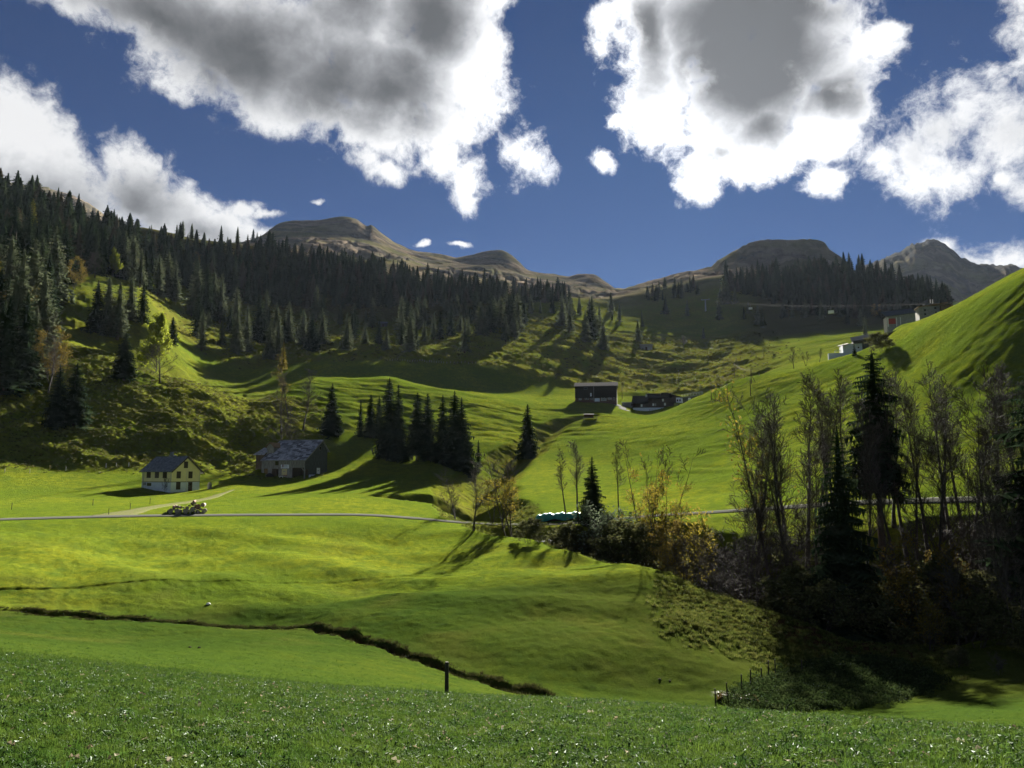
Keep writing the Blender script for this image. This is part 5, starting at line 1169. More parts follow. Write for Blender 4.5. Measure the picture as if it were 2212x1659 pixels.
def old_barn():
    loc, rz = facing(658.2, 1034, None, -R(29)); b = empty('weathered_barn', loc, rz); b.scale = (math.hypot(loc[0], loc[1]) / 191,) * 3; tag(b, 'old weathered grey wooden barn with sagging shingle roof', 'barn')
    L_, W_ = 11.6, 11.0; ez, rz_, bz, ry = 4.55, 9.4, 7.1, 8.0
    prof = lambda yy: ez + (rz_ - ez) * yy / ry if yy < ry else rz_ + (bz - rz_) * (yy - ry) / (W_ - ry)
    h_front = [(-10.9, -9.9, .4, 2.4), (-8.7, -6.9, .2, 2.35), (-7.9, -7.1, 3.2, 4.3), (-3.4, -.3, -.3, 2.6)]
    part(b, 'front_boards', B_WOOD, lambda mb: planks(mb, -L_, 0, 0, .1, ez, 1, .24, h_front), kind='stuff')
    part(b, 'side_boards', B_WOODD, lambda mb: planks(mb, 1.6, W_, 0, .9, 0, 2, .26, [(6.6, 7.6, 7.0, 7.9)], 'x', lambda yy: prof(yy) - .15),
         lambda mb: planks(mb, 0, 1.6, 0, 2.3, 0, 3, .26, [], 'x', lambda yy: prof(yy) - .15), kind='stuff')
    part(b, 'back_wall', B_WOODB, bx(-L_, 0, W_ - .1, W_, -.8, bz - .2), bx(-L_, -L_ + .1, .1, W_, -.8, ez))
    part(b, 'inner_wall', B_WOODB, bx(-L_ + .2, -3.6, 1.4, 1.5, -.8, ez - .2), bx(-3.6, -3.5, .1, 6, -.8, ez - .2), bx(-3.5, -.1, 5.0, 5.1, -.8, ez))
    part(b, 'foundation', B_WHITE, bx(.0, .14, 1.9, W_, -1.2, .95), bx(-L_, -3.6, .04, .3, -1.2, .2))
    part(b, 'corner_post', B_WOOD, bx(-.24, -.02, -.03, .2, -.8, 2.6)); part(b, 'brace', B_WOOD, lambda mb: slab(mb, (-.95, .05, 2.45), (-.8, .05, 2.55), (-.2, .05, 1.8), (-.2, .05, 1.6), .1))
    og = .35
    rf = part(b, 'roof', B_SLATE2, lambda mb: slab(mb, (-L_ - .1, -.55, ez - .33), (og, -.55, ez - .33), (og, ry, rz_), (-L_ - .1, ry, rz_), .12),
              lambda mb: slab(mb, (og, W_ + .7, bz - .5), (-L_ - .1, W_ + .7, bz - .5), (-L_ - .1, ry, rz_), (og, ry, rz_), .12))
    shingle_roof(rf, (-L_ - .1, -.6, ez - .22), (og, -.6, ez - .22), (og, ry, rz_ + .12), (-L_ + 1.2, ry, rz_ + .12), 13, 14, B_SLATE2, 7, .05)
    part(rf, 'ridge_board', B_GREYROOF, bx(-L_ + .8, og, ry - .15, ry + .15, rz_ + .12, rz_ + .24)); part(rf, 'eave_board', B_GREYROOF, bx(-L_, og, -.68, -.6, ez - .38, ez - .22))
    part(rf, 'barge_board', B_WOOD, lambda mb: slab(mb, (og, -.6, ez - .45), (og, ry, rz_ - .15), (og, ry, rz_ + .1), (og, -.6, ez - .2), .05), lambda mb: slab(mb, (og, ry, rz_ - .15), (og, W_ + .7, bz - .65), (og, W_ + .7, bz - .4), (og, ry, rz_ + .1), .05))
    # dormer and lower wing at the left end
    part(b, 'wing_wall', B_WOODB, bx(-L_ - 2.4, -L_ - .05, 1.2, 6.5, 1.9, 6.0)); part(b, 'wing_base', B_STONE, bx(-L_ - 2.5, -L_, 1.05, 6.6, -1.0, 1.95))
    wr = part(b, 'wing_roof', B_SLATE2, lambda mb: slab(mb, (-L_ - 2.9, .7, 5.7), (-L_ + .1, .7, 5.7), (-L_ + .1, 5.6, 8.6), (-L_ - 1.2, 5.6, 8.6), .12))
    dm_ = part(b, 'dormer', B_WOOD, lambda mb: prism(mb, [(-L_ - .2, 4.7), (-L_ + 1.7, 4.7), (-L_ + 1.7, 7.8), (-L_ + .75, 8.7), (-L_ - .2, 7.8)], 'y', 2.3, 7.5))
    part(dm_, 'dormer_roof', B_OCHRE, lambda mb: slab(mb, (-L_ + .75, 1.9, 8.85), (-L_ + 2.1, 1.9, 7.6), (-L_ + 2.1, 6.5, 7.6), (-L_ + .75, 6.5, 8.85), -.1), lambda mb: slab(mb, (-L_ - .6, 1.9, 7.6), (-L_ + .75, 1.9, 8.85), (-L_ + .75, 6.5, 8.85), (-L_ - .6, 6.5, 7.6), -.1))
    part(b, 'arched_door', B_OCHRE, bx(-10.85, -9.95, .1, .2, .3, 2.35)); part(b, 'stable_gate', B_WOODB, bx(-8.6, -7.6, .15, .25, -.2, 2.2))
    window(b, 'y', -7.5, 3.75, .75, 1.0, B_WOODB, B_GLASS, -.04); window(b, 'X', 7.1, 7.45, .8, .8, B_WOOD, B_GLASS, .04)
    return b
BARN = old_barn()
def on_barn(name, label, cat, parts):
    o = empty(name); o.matrix_world = Matrix.Translation(BARN.location) @ Matrix.Rotation(BARN.rotation_euler.z, 4, 'Z') @ Matrix.Diagonal((*BARN.scale, 1)); tag(o, label, cat)
    for nm, m, fns in parts: part(o, nm, m, *fns)
    return o
on_barn('banner', 'white printed banner nailed to the front of the weathered barn', 'banner',
        [('cloth', B_PAPER, [bx(-6.35, -4.2, -.13, -.10, 2.45, 3.35)]), ('emblem', B_INKR, [bx(-5.88, -5.65, -.138, -.132, 2.78, 3.33)]), ('emblem', B_INK, [bx(-6.05, -5.90, -.138, -.132, 2.78, 3.33)]),
         ('print', B_INK, [bx(-5.55 + i * .13, -5.47 + i * .13, -.138, -.132, 2.92, 3.06 + .05 * (i % 3)) for i in range(8)] + [bx(-5.95 + i * .11, -5.88 + i * .11, -.138, -.132, 2.62, 2.67) for i in range(13)])])
def sunburst(mb, x0, x1, z0, z1, at_, axis, n=9, amp=.16, side=1):
    pts = [(x0, z1), (x0, z0)]
    for i in range(n): t_ = i / (n - 1); pts.append((x0 + (x1 - x0) * t_, z0 - amp * (i % 2)))
    for i in range(n): t_ = i / (n - 1); pts.append((x1 + amp * (i % 2), z0 + (z1 - z0) * t_))
    pts.append((x1, z1)); c = ((x0 + x1) / 2, (z0 + z1) / 2)
    f = (lambda p, d: (p[0], at_ - d, p[1])) if axis == 'y' else (lambda p, d: (at_ + d, p[0], p[1]))
    n_ = len(pts); V = [f(p, 0.02) for p in pts] + [f(c, 0.02)]; mb.add(V, [(i, (i + 1) % n_, n_) for i in range(n_)])
    V = [f(p, 0.0) for p in pts] + [f(p, .02) for p in pts]; mb.add(V, None, [(i, (i + 1) % n_, n_ + (i + 1) % n_, n_ + i) for i in range(n_)])
on_barn('sun_poster', 'yellow sunburst poster with red rays below the white banner', 'poster',
        [('sheet', B_POSTER, [lambda mb: sunburst(mb, -6.05, -4.75, .95, 2.3, -.12, 'y')]), ('red_rays', B_INKR, [lambda mb: sunburst(mb, -5.6, -4.7, .80, 1.0, -.105, 'y', 9, .14)]), ('print', B_INK, [bx(-5.65, -5.1, -.15, -.143, 1.68, 1.8)])])
on_barn('sun_poster', 'pale sunburst poster on the dark gable side of the barn', 'poster',
        [('sheet', B_PAPER, [lambda mb: sunburst(mb, 5.6, 7.2, 1.15, 2.6, .08, 'x')]), ('red_rays', B_INKR, [lambda mb: sunburst(mb, 6.2, 7.1, .98, 1.12, .07, 'x', 9, .14)]), ('print', B_INK, [bx(.105, .112, 6.0, 6.7, 1.9, 2.05)])])
on_barn('old_window_frame', 'white empty window frame leaning at the barn front', 'window frame',
        [('frame', B_LIT, [bx(-6.3, -6.2, -.75, -.68, -.35, .55), bx(-5.5, -5.4, -.75, -.68, -.35, .55), bx(-6.2, -5.5, -.75, -.68, .45, .55), bx(-6.2, -5.5, -.75, -.68, -.35, -.25)]), ('pane', B_GLASS, [bx(-6.2, -5.5, -.72, -.70, -.25, .45)])])
def heap():
    mb = MB(); rng = np.random.RandomState(4); n = 9; V = []; Q = []
    for i in range(n):
        for j in range(n):
            a = i / (n - 1) * 2 - 1; c = j / (n - 1) * 2 - 1; V.append((a * 1.3, c * .9, 1.0 * max(0, 1 - (a * a + c * c)) ** .7 + rng.normal(0, .04) - .25))
    for i in range(n - 1):
        for j in range(n - 1): k = i * n + j; Q.append((k, k + n, k + n + 1, k + 1))
    mb.add(V, None, Q); o = obj('soil_heap', mb.mesh('soil_heap', pm('dark_compost', (0.020, 0.018, 0.016), None, 4), True)); x, y, z = BARN.matrix_basis @ Vector((-8.6, -1.3, 0)); o.location = (x, y, ground(x, y) + .12); tag(o, 'dark heap of compost in front of the weathered barn', 'heap')
heap()

# ------------------------------------------------------------------ log pile
def logs():
    K = .00436; loc, rz = facing(405, 1109.4); rng = random.Random(8); c_, s_ = math.cos(rz), math.sin(rz)
    L = [(535,755,88,0,'E'),(770,735,98,0,'E'),(920,700,44,0,'E'),(1075,728,98,0,'E'),(1245,770,46,0,'E'),(1320,640,102,0,'E'),(1420,758,42,0,'E'),(1455,680,30,0,'E'),(1553,742,62,0,'E'),(1655,655,45,0,'E'),(1765,715,92,0,'E'),
         (1525,555,108,1,'R'),(1290,425,54,0,'R'),(1400,405,46,0,'P'),(1140,585,60,0,'E'),(1362,492,32,0,'E'),(1232,505,32,0,'E'),(655,565,66,0,'R'),(780,545,58,0,'P'),(900,565,52,0,'P'),(790,632,26,0,'P'),(700,660,32,0,'E'),(1690,480,82,0,'P'),(1000,575,34,0,'E'),(1345,340,40,0,'R'),(880,790,30,0,'E'),(600,660,46,0,'E'),(1200,690,40,0,'E')]
    names = {'E': 'log with a grey cut end in the roadside pile', 'P': 'pale barkless log on top of the roadside pile', 'R': 'reddish brown log in the roadside pile'}
    for i, (px, py, r, big, k) in enumerate(L):
        X = (px - 1150) * K; H = max((805 - py) * K, r * K * .96); rr = r * K; ln = rng.uniform(2.2, 3.6) if not big else 2.0
        root = empty('log', (loc[0] + X * c_, loc[1] + X * s_, loc[2] + H), rz + rng.uniform(-.12, .12)); root.rotation_euler.x = rng.uniform(-.02, .02)
        side = B_LOGBARK if k != 'P' else B_LOGPALE; endm = {'E': B_LOGEND, 'P': B_LOGPALE, 'R': B_LOGRED}[k]
        n = 12; ir = [rng.uniform(.9, 1.08) for _ in range(n)]; y0 = rng.uniform(-.25, .25)
        def cyl(mb, y0=y0, ln=ln, rr=rr, ir=ir):
            V = [(math.cos(6.283 * j / n) * rr * ir[j] * (1 - .12 * q), y0 + ln * q, math.sin(6.283 * j / n) * rr * ir[j] * (1 - .12 * q)) for q in (0, .5, 1) for j in range(n)]
            mb.add(V, None, [(a * n + j, a * n + (j + 1) % n, (a + 1) * n + (j + 1) % n, (a + 1) * n + j) for a in (0, 1) for j in range(n)])
        def end(mb, y0=y0, ln=ln, rr=rr, ir=ir):
            for (yy, f) in ((y0 - .004, 1), (y0 + ln, .88)):
                V = [(math.cos(6.283 * j / n) * rr * ir[j] * f * .97, yy, math.sin(6.283 * j / n) * rr * ir[j] * f * .97) for j in range(n)] + [(0, yy, 0)]
                mb.add(V, [(j, (j + 1) % n, n) for j in range(n)])
        part(root, 'bark', side if k != 'R' else B_LOGRED, cyl); part(root, 'cut_end', endm, end)
        row = 'bottom' if py > 690 else 'upper'; nth = ORD[sorted([q[0] for q in L if (q[1] > 690) == (py > 690)]).index(px)]
        lab = nth + ' from the left of the ' + row + ' logs in the roadside pile, ' + {'E': 'grey cut end', 'P': 'pale and barkless', 'R': 'reddish brown'}[k]
        if big: lab = 'thickest reddish brown log high in the roadside pile'; 
        tag(root, lab, 'log', 'logs of the roadside pile')
logs()

# ------------------------------------------------------------------ farm in the middle distance
def dark_barn():
    loc, rz = facing(1244, 869, 368, R(-4)); b = empty('dark_barn', loc, rz); tag(b, 'large dark brown barn with pale roof on the green terrace', 'barn')
    L_, W_ = 19.8, 10.5; ez, tz = 7.6, 9.5
    part(b, 'brick_base', B_BRICK, bx(0, L_, 0, W_, -2.5, 1.75))
    part(b, 'wall', B_DARK, lambda mb: planks(mb, -.05, L_ + .05, -.03, 1.7, ez, 4, .5), lambda mb: prism(mb, [(0, 1.75), (W_, 1.75), (W_, ez), (W_ / 2, tz - .1), (0, ez)], 'x', 0.01, L_ - .01))
    rf = part(b, 'roof', B_GREYROOF, lambda mb: slab(mb, (-.5, -.7, ez - .35), (L_ + .5, -.7, ez - .35), (L_ + .5, W_ / 2, tz), (-.5, W_ / 2, tz), .15), lambda mb: slab(mb, (L_ + .5, W_ + .7, ez - .35), (-.5, W_ + .7, ez - .35), (-.5, W_ / 2, tz), (L_ + .5, W_ / 2, tz), .15))
    for i in range(6): part(rf, 'roof_panel', B_GREYROOF, lambda mb, i=i: slab(mb, (-.5 + i * 3.47, -.8, ez - .2), (2.93 + i * 3.47, -.8, ez - .2), (2.93 + i * 3.47, W_ / 2, tz + .18), (-.5 + i * 3.47, W_ / 2, tz + .18), .05))
    window(b, 'y', 5.1, 6.3, 1.5, 1.0, B_WOOD, B_GLASS, -.07); window(b, 'y', 7.55, 3.3, .6, 1.45, B_LIT, B_WHITE, -.07)
    for c, w_, z_, h_ in ((2.4, 1.2, 1.15, .6), (5.0, .6, 1.35, .5), (6.1, .9, 1.3, .55), (8.0, 1.0, 1.3, .5), (13.6, 2.4, 1.0, 1.3), (16.4, 1.7, 1.3, .7), (18.4, .6, 1.1, 1.0)): window(b, 'y', c, z_, w_, h_, B_LIT, B_GLASS if w_ < 1.2 else B_PALE, -.02)
    part(b, 'barn_door', B_WHITE, bx(9.3, 11.7, -.1, 0, .0, 1.55)); part(b, 'downpipe', B_STEEL, lambda mb: tube(mb, [(8.9, -.15, .2), (8.9, -.15, ez)], .09, 6))
dark_barn()
def chalet():
    loc, rz = facing(1404, 889, 364, R(5)); b = empty('dark_chalet', loc, rz); tag(b, 'long dark wooden chalet with black roofs and white basement', 'house')
    part(b, 'basement_wall', B_WHITE, bx(-7.0, 10.4, 0, 8, -2.5, 1.55))
    part(b, 'wing_wall', B_CHALET, bx(-7.0, 0, .05, 7.95, 1.56, 3.6)); part(b, 'main_wall', B_CHALET, lambda mb: prism(mb, [(0.02, 1.56), (7.98, 1.56), (7.98, 5.9), (4, 8.2), (0.02, 5.9)], 'x', 0, 10.4))
    part(b, 'wing_roof', B_BLACKROOF, lambda mb: slab(mb, (-7.5, -.6, 3.3), (.0, -.6, 3.3), (.0, 4, 7.4), (-7.0, 4, 7.4), .15), lambda mb: slab(mb, (0, 8.6, 3.3), (-7.5, 8.6, 3.3), (-7.0, 4, 7.4), (0, 4, 7.4), .15))
    part(b, 'main_roof', B_BLACKROOF, lambda mb: slab(mb, (-.3, -.8, 5.6), (10.9, -.8, 5.6), (10.9, 4, 8.5), (-.3, 4, 8.5), .15), lambda mb: slab(mb, (10.9, 8.8, 5.6), (-.3, 8.8, 5.6), (-.3, 4, 8.5), (10.9, 4, 8.5), .15))
    part(b, 'cross_gable', B_BLACKROOF, lambda mb: prism(mb, [(5.6, 5.7), (9.8, 5.7), (9.4, 8.6), (6.2, 8.6)], 'y', .3, 4))
    part(b, 'chimney', B_LIT, bx(-1.0, -.25, 3.2, 3.9, 6.4, 8.0))
    for c, z_, w_, h_, p_ in ((-3.2, 2.55, .8, 1.1, B_LIT), (6.7, 5.0, .8, 1.15, B_LIT), (2.2, 2.95, .75, 1.1, B_LIT), (3.2, 2.95, .7, 1.1, B_PALE), (7.6, 3.1, .85, 1.15, B_LIT), (2.1, 5.0, .8, 1.0, B_SHUT)): window(b, 'y', c, z_, w_, h_, B_CHALET, p_, 0.0)
    window(b, 'y', 6.0, .9, .5, .6, B_SHUT, B_GLASS, 0.0)
    part(b, 'fence_rail', B_SHUT, bx(.4, 3.4, -.3, -.2, .75, .85), bx(.4, .5, -.3, -.2, -.3, .85), bx(3.3, 3.4, -.3, -.2, -.3, .85))
    part(b, 'lean_to', B_CHALET, bx(10.4, 11.8, 1, 6, -1.5, 4.2))
chalet()
def rear_shed():
    loc, rz = facing(1421, 876, 384, R(-8)); b = empty('farm_shed', loc, rz); tag(b, 'dark wooden shed with low gable behind the long chalet', 'shed')
    W_ = 9.6; part(b, 'gable_wall', B_CHALET, lambda mb: prism(mb, [(0, -2.5), (W_, -2.5), (W_, 4.3), (3.6, 6.2), (0, 4.4)], 'y', 0, 9)); part(b, 'side_wall', B_WHITE, bx(W_, W_ + 2.9, .4, 8.5, -2.5, 3.9))
    part(b, 'roof', B_BLACKROOF, lambda mb: slab(mb, (-.7, -.6, 4.1), (3.6, -.6, 6.35), (3.6, 9.4, 6.35), (-.7, 9.4, 4.1), .14), lambda mb: slab(mb, (3.6, -.6, 6.35), (W_ + 3.3, -.6, 3.9), (W_ + 3.3, 9.4, 3.9), (3.6, 9.4, 6.35), .14))
    for c in (10.3, 11.5): window(b, 'y', c, 2.5, .6, .9, B_SHUT, B_GLASS, .4)
rear_shed()
def small_shed():
    loc, rz = facing(1262, 908); b = empty('stilted_shed', loc, rz); tag(b, 'tiny brown shed on stilts with a white roof below the dark barn', 'shed')
    s = math.hypot(*loc[:2]) / 1661 * 1.0; W_ = 20 * s; H_ = 9 * s
    part(b, 'wall', B_BRICK, bx(0, W_, 0, 2.6, 1.1, 1.1 + H_ * .8)); part(b, 'roof', B_CONC, lambda mb: slab(mb, (-.25, -.5, 1.1 + H_ * .72), (W_ + .25, -.5, 1.1 + H_ * .72), (W_ + .25, 3.1, 1.1 + H_ * 1.0), (-.25, 3.1, 1.1 + H_ * 1.0), .1))
    part(b, 'platform', B_PALE, bx(-.3, W_ + 1.6, -.4, 3, .95, 1.1))
    for x_, y_ in ((-.2, -.3), (W_, -.3), (-.2, 2.6), (W_ + 1.3, -.3)): part(b, 'stilt', B_WOOD, bx(x_, x_ + .18, y_, y_ + .18, -1.5, .95))
small_shed()
def vehicle():
    loc, rz = facing(1477, 879, 352); b = empty('parked_car', (loc[0], loc[1], loc[2]), rz + .1); tag(b, 'pale green off road car parked beside the long chalet', 'car')
    part(b, 'body', B_CAR, lambda mb: prism(mb, [(-1.9, .45), (1.9, .45), (1.95, .95), (1.1, 1.05), (-1.95, 1.05)], 'y', 0, 1.6)); part(b, 'cabin', B_GLASS, lambda mb: prism(mb, [(-1.9, 1.06), (1.0, 1.06), (.55, 1.62), (-1.8, 1.62)], 'y', .1, 1.5)); part(b, 'car_roof', B_LIT, bx(-1.85, .5, .08, 1.52, 1.63, 1.72))
    for x_ in (-1.2, 1.2):
        for y_ in (0.02, 1.42): wv = part(b, 'wheel', B_TYRE, lambda mb, x_=x_, y_=y_: tube(mb, [(x_, y_ - .05, .38), (x_, y_ + .16, .38)], .38, 12)); part(wv, 'rim', B_STEEL, lambda mb, x_=x_, y_=y_: tube(mb, [(x_, y_ - .07, .38), (x_, y_ - .05, .38)], .2, 10))
    for y_ in (.15, 1.25): part(b, 'headlight', B_LIT, bx(1.94, 1.99, y_, y_ + .2, .75, .9))
vehicle()
x, y, z = at(1494, 350); o = obj('water_tank', (lambda mb: (tube(mb, [(0, 0, -.4), (0, 0, 0), (0, 0, 1.2), (0, 0, 1.5), (0, 0, 1.62)], [.62, .65, .65, .5, .15], 14), mb.mesh('water_tank', B_WHITE, True))[1])(MB())); o.location = (x, y, z); tag(o, 'small white round tank on the grass right of the chalet', 'tank')
strip('farm_path', smooth_poly([pol(u, d) for u, d in [(1338, 372), (1336, 366), (1348, 362), (1346, 356), (1362, 352)]]), 3.0, B_CONC, .12)
def wall_low():
    loc, rz = facing(1346, 868, 372); b = empty('retaining_wall', loc, rz); tag(b, 'low pale concrete wall between the dark barn and the chalet', 'wall'); part(b, 'wall_block', B_CONC, bx(0, 7.5, 0, .5, -2, 1.4)); part(b, 'coping', B_LIT, bx(-.1, 7.6, -.1, .6, 1.4, 1.55))
wall_low()
def bridge():
    x0, y0, z0 = at(1478, 372); x1, y1, z1 = at(1522, 372); z0 = ang(1478, 857)[2] * 372; z1 = ang(1522, 851)[2] * 372
    L_ = math.hypot(x1 - x0, y1 - y0); b = empty('farm_bridge', (x0, y0, z0), math.atan2(y1 - y0, x1 - x0)); b.rotation_euler.y = -math.atan2(z1 - z0, L_); tag(b, 'small bridge with a white railing over the farm ravine', 'bridge')
    part(b, 'deck', B_CONC, bx(-1, L_ + 1, 0, 3, -.4, 0)); part(b, 'abutment', B_WOODD, bx(0, L_, .3, 2.8, -4.5, -.4))
    for z_ in (.55, 1.05): part(b, 'rail', B_LIT, bx(-.5, L_ + .5, 0, .1, z_, z_ + .1))
    for i in range(8): part(b, 'rail_post', B_LIT, bx(L_ * i / 7 - .05, L_ * i / 7 + .05, .0, .1, 0, 1.15))
bridge()

# ------------------------------------------------------------------ poles and wires
POLES = [(1466.8,800,846,'slim power pole behind the farm shed'),(1586.9,785.7,815,'thin power pole farthest out on the sunny meadow'),(1623,799,828,'power pole with a slanting strut on the crest of the right hill'),(1536.8,828.7,864,'left power pole with strut where the right hill dips'),(1571.3,829.6,862.5,'middle power pole on the lower crest of the right hill'),(1621.5,820,855,'thin power pole standing on the sunny right hill'),(1344,824,862,'power pole between the dark barn and the chalet')]
ptops = []
for (u, vt, vb, lab) in POLES:
    h_ = hit(u, vb, 150) or at(u, 330); x, y, z = h_; d = dist_of(x, y); h = (vb - vt) / FPX * d
    r_ = empty('power_pole', (x, y, z)); tag(r_, lab, 'pole', 'wooden power poles'); part(r_, 'mast', B_WOODB, lambda mb: tube(mb, [(0, 0, -.5), (0, 0, h)], [.16, .11], 7)); part(r_, 'insulator', B_LIT, bx(-.3, .3, -.05, .05, h - .35, h - .28))
    if 'strut' in lab: part(r_, 'strut', B_WOODB, lambda mb: tube(mb, [(1.9, 0, -.4), (0.1, 0, h * .62)], [.1, .08], 6))
    ptops.append(np.array((x, y, z + h - .1)))
def wire(a, b, sag, r, label, name='overhead_wire', m=None):
    pts = [a + (b - a) * t_ - np.array((0, 0, sag * 4 * t_ * (1 - t_))) for t_ in np.linspace(0, 1, 13)]
    mb = MB(); tube(mb, pts, r, 4); o = obj(name, mb.mesh(name, m or B_WIRE)); tag(o, label, 'wire')
wire(ptops[3], ptops[4], 1.6, .045, 'bright sagging wire between the two poles at the dip of the right hill'); wire(ptops[4], ptops[5], 2.0, .03, 'thin wire from the middle pole up to the next pole on the right hill', m=B_POST)
wire(ptops[2], ptops[1], 1.2, .025, 'faint wire from the crest pole toward the far meadow', m=B_POST); 

# ------------------------------------------------------------------ hamlet on the right
def hamlet():
    def B(u, vb, d, label, cat, name, extra=0.0):
        x, y = pol(u, d); z = ang(u, vb)[2] * d; o = empty(name, (x, y, z), -math.atan2(x, y) + extra); tag(o, label, cat); return o, d / FPX
    b, s = B(1835, 772, 300, 'white house with grey roof half hidden behind the right hill crest', 'house', 'white_house', R(8)); S = lambda q: q * s
    part(b, 'terrace_wall', B_WHITE, bx(S(-28), S(0), 0, 1.5, -3, S(10))); part(b, 'terrace_rail', B_LIT, bx(S(-16), S(-4), .2, .3, S(14), S(15)), bx(S(-16), S(-15.4), .2, .3, S(10), S(15)), bx(S(-4.6), S(-4), .2, .3, S(10), S(15)))
    part(b, 'wall', B_WHITE, bx(S(0), S(36), .5, 9, -4, S(28))); part(b, 'wood_wall', B_WOODD, bx(S(36.2), S(56), .5, 9, -4, S(30))); part(b, 'upper_wall', B_WOODD, lambda mb: prism(mb, [(S(19), S(27.5)), (S(56), S(29.5)), (S(56), S(38)), (S(19), S(32.5))], 'y', .6, 6))
    part(b, 'roof', B_METAL, lambda mb: slab(mb, (S(16), -.6, S(31)), (S(58), -.6, S(37)), (S(58), 5, S(50)), (S(18), 5, S(44)), .2)); part(b, 'lower_roof', B_BLACKROOF, lambda mb: slab(mb, (S(18), -1.3, S(26)), (S(39), -1.3, S(30)), (S(39), 2, S(33)), (S(18), 2, S(30)), .15)); part(b, 'porch_roof', B_BLACKROOF, lambda mb: slab(mb, (S(-9), -1.2, S(22)), (S(10), -1.2, S(26)), (S(10), 1.5, S(30)), (S(-9), 1.5, S(25)), .15))
    window(b, 'y', S(29), S(20), S(3), S(3), B_LIT, B_GLASS, .5)
    b, s = B(1924, 736, 296, 'dark brown barn peeping over the right hill crest', 'barn', 'hill_barn', R(-12))
    part(b, 'wall', B_CHALET, lambda mb: prism(mb, [(0, -4), (S(40), -4), (S(40), S(10)), (S(31), S(19)), (0, S(11))], 'y', 0, 7)); part(b, 'roof', B_SLATE2, lambda mb: slab(mb, (S(-2), -.5, S(10)), (S(31), -.5, S(20)), (S(33), 7, S(20)), (S(-2), 7, S(12)), .15), lambda mb: slab(mb, (S(31), -.5, S(20)), (S(43), -.5, S(9)), (S(43), 7, S(9)), (S(33), 7, S(20)), .15)); part(b, 'barn_door', B_DOOR, bx(S(16), S(24), -.08, 0, -2, S(7)))
    b, s = B(1935, 699, 325, 'lift building with pale sheet roof and red garage door', 'garage', 'lift_garage', R(14))
    part(b, 'wall', B_PALE, lambda mb: prism(mb, [(0, -3), (S(52), -3), (S(52), S(20.5)), (0, S(15))], 'y', 0, 5)); part(b, 'roof', B_METAL, lambda mb: slab(mb, (S(-2), -.6, S(14)), (S(54), -.6, S(20)), (S(54), 6, S(35)), (S(-2), 6, S(30)), .2)); part(b, 'garage_door', B_RED, bx(S(3), S(16), -.1, 0, 0, S(11)));
    for i in range(3): part(b, 'door_frame', B_LIT, bx(S([1, 16.5, 24][i]), S([2.8, 18, 25.2][i]), -.15, 0, -1, S(13)))
    b, s = B(2008, 683, 330, 'pale flat roofed lift annex with small windows on the right crest', 'building', 'lift_annex', R(12))
    part(b, 'wall', B_PALE, bx(0, S(46), 0, 8, -4, S(20))); part(b, 'roof', B_OCHRE, lambda mb: slab(mb, (S(-3), -.7, S(19)), (S(50), -.7, S(25)), (S(50), 8, S(26)), (S(-3), 8, S(20)), .2)); part(b, 'recess_shade_panel', B_GLASS, bx(S(38), S(46), -.1, 0, S(4), S(16)))  # dark slab on the wall stands in for the shade of a recess
    for c_, z_ in ((10, 13), (28, 16), (10, 5), (29, 7)): window(b, 'y', S(c_), S(z_), S(3), S(3), B_SHUT, B_GLASS, 0)
    tw_ = part(b, 'bullwheel_housing', B_METAL, bx(S(12), S(26), 2, 5, S(24), S(28)), lambda mb: tube(mb, [(S(17), 3, S(28)), (S(17), 3, S(33)), (S(19), 3, S(36))], [S(3), S(3.5), S(1.5)], 8)); part(tw_, 'frame_leg', B_STEEL, bx(S(23), S(24), 2.5, 3, S(28), S(36)), bx(S(27), S(28), 2.5, 3, S(28), S(36)))
    b, s = B(2056, 667, 330, 'long low building with pale roof at the top of the right hill', 'building', 'hill_lodge', R(12))
    part(b, 'wall', B_WHITE, bx(S(22), S(60), 0, 8, -6, S(13))); part(b, 'wood_wall', B_WOODB, bx(0, S(21.8), .2, 8, -4, S(9))); part(b, 'roof', B_GREYROOF, lambda mb: slab(mb, (S(-4), -.7, S(8)), (S(58), -.7, S(19)), (S(58), 7, S(24)), (S(-2), 7, S(14)), .2))
    for c_ in (34, 42): window(b, 'y', S(c_), S(8), S(3), S(3), B_SHUT, B_GLASS, 0)
hamlet()
# car on the terrace of the white house is only a bright speck and left to the rail
def alp_hut(u0, u1, vt, vb, label, front, roof):
    h_ = hit((u0 + u1) / 2, vb, 330); x, y, z = h_; d = dist_of(x, y); s = d / FPX; b = empty('alp_hut', (x, y, z), -math.atan2(x, y) + .12); tag(b, label, 'hut'); W_ = (u1 - u0) * s; H_ = (vb - vt) * s
    part(b, 'wall', front, bx(-W_ * .42, W_ * .42, 0, 5, -2, H_ * .72)); part(b, 'roof', roof, lambda mb: slab(mb, (-W_ * .5, -.7, H_ * .68), (W_ * .5, -.7, H_ * .68), (W_ * .5, 3, H_ * 1.05), (-W_ * .5, 3, H_ * 1.05), .15), lambda mb: slab(mb, (W_ * .5, 5.7, H_ * .6), (-W_ * .5, 5.7, H_ * .6), (-W_ * .5, 3, H_ * 1.05), (W_ * .5, 3, H_ * 1.05), .15)); part(b, 'door', B_DOOR, bx(-W_ * .1, W_ * .05, -.06, 0, -.5, H_ * .5))
alp_hut(817.5, 838.3, 694, 706, 'small pale shed among spruces on the rough pasture', B_WOODD, B_METAL); alp_hut(1383, 1411, 743, 756, 'low grey roofed hut on the pasture above the farm', B_PALE, B_GREYROOF)

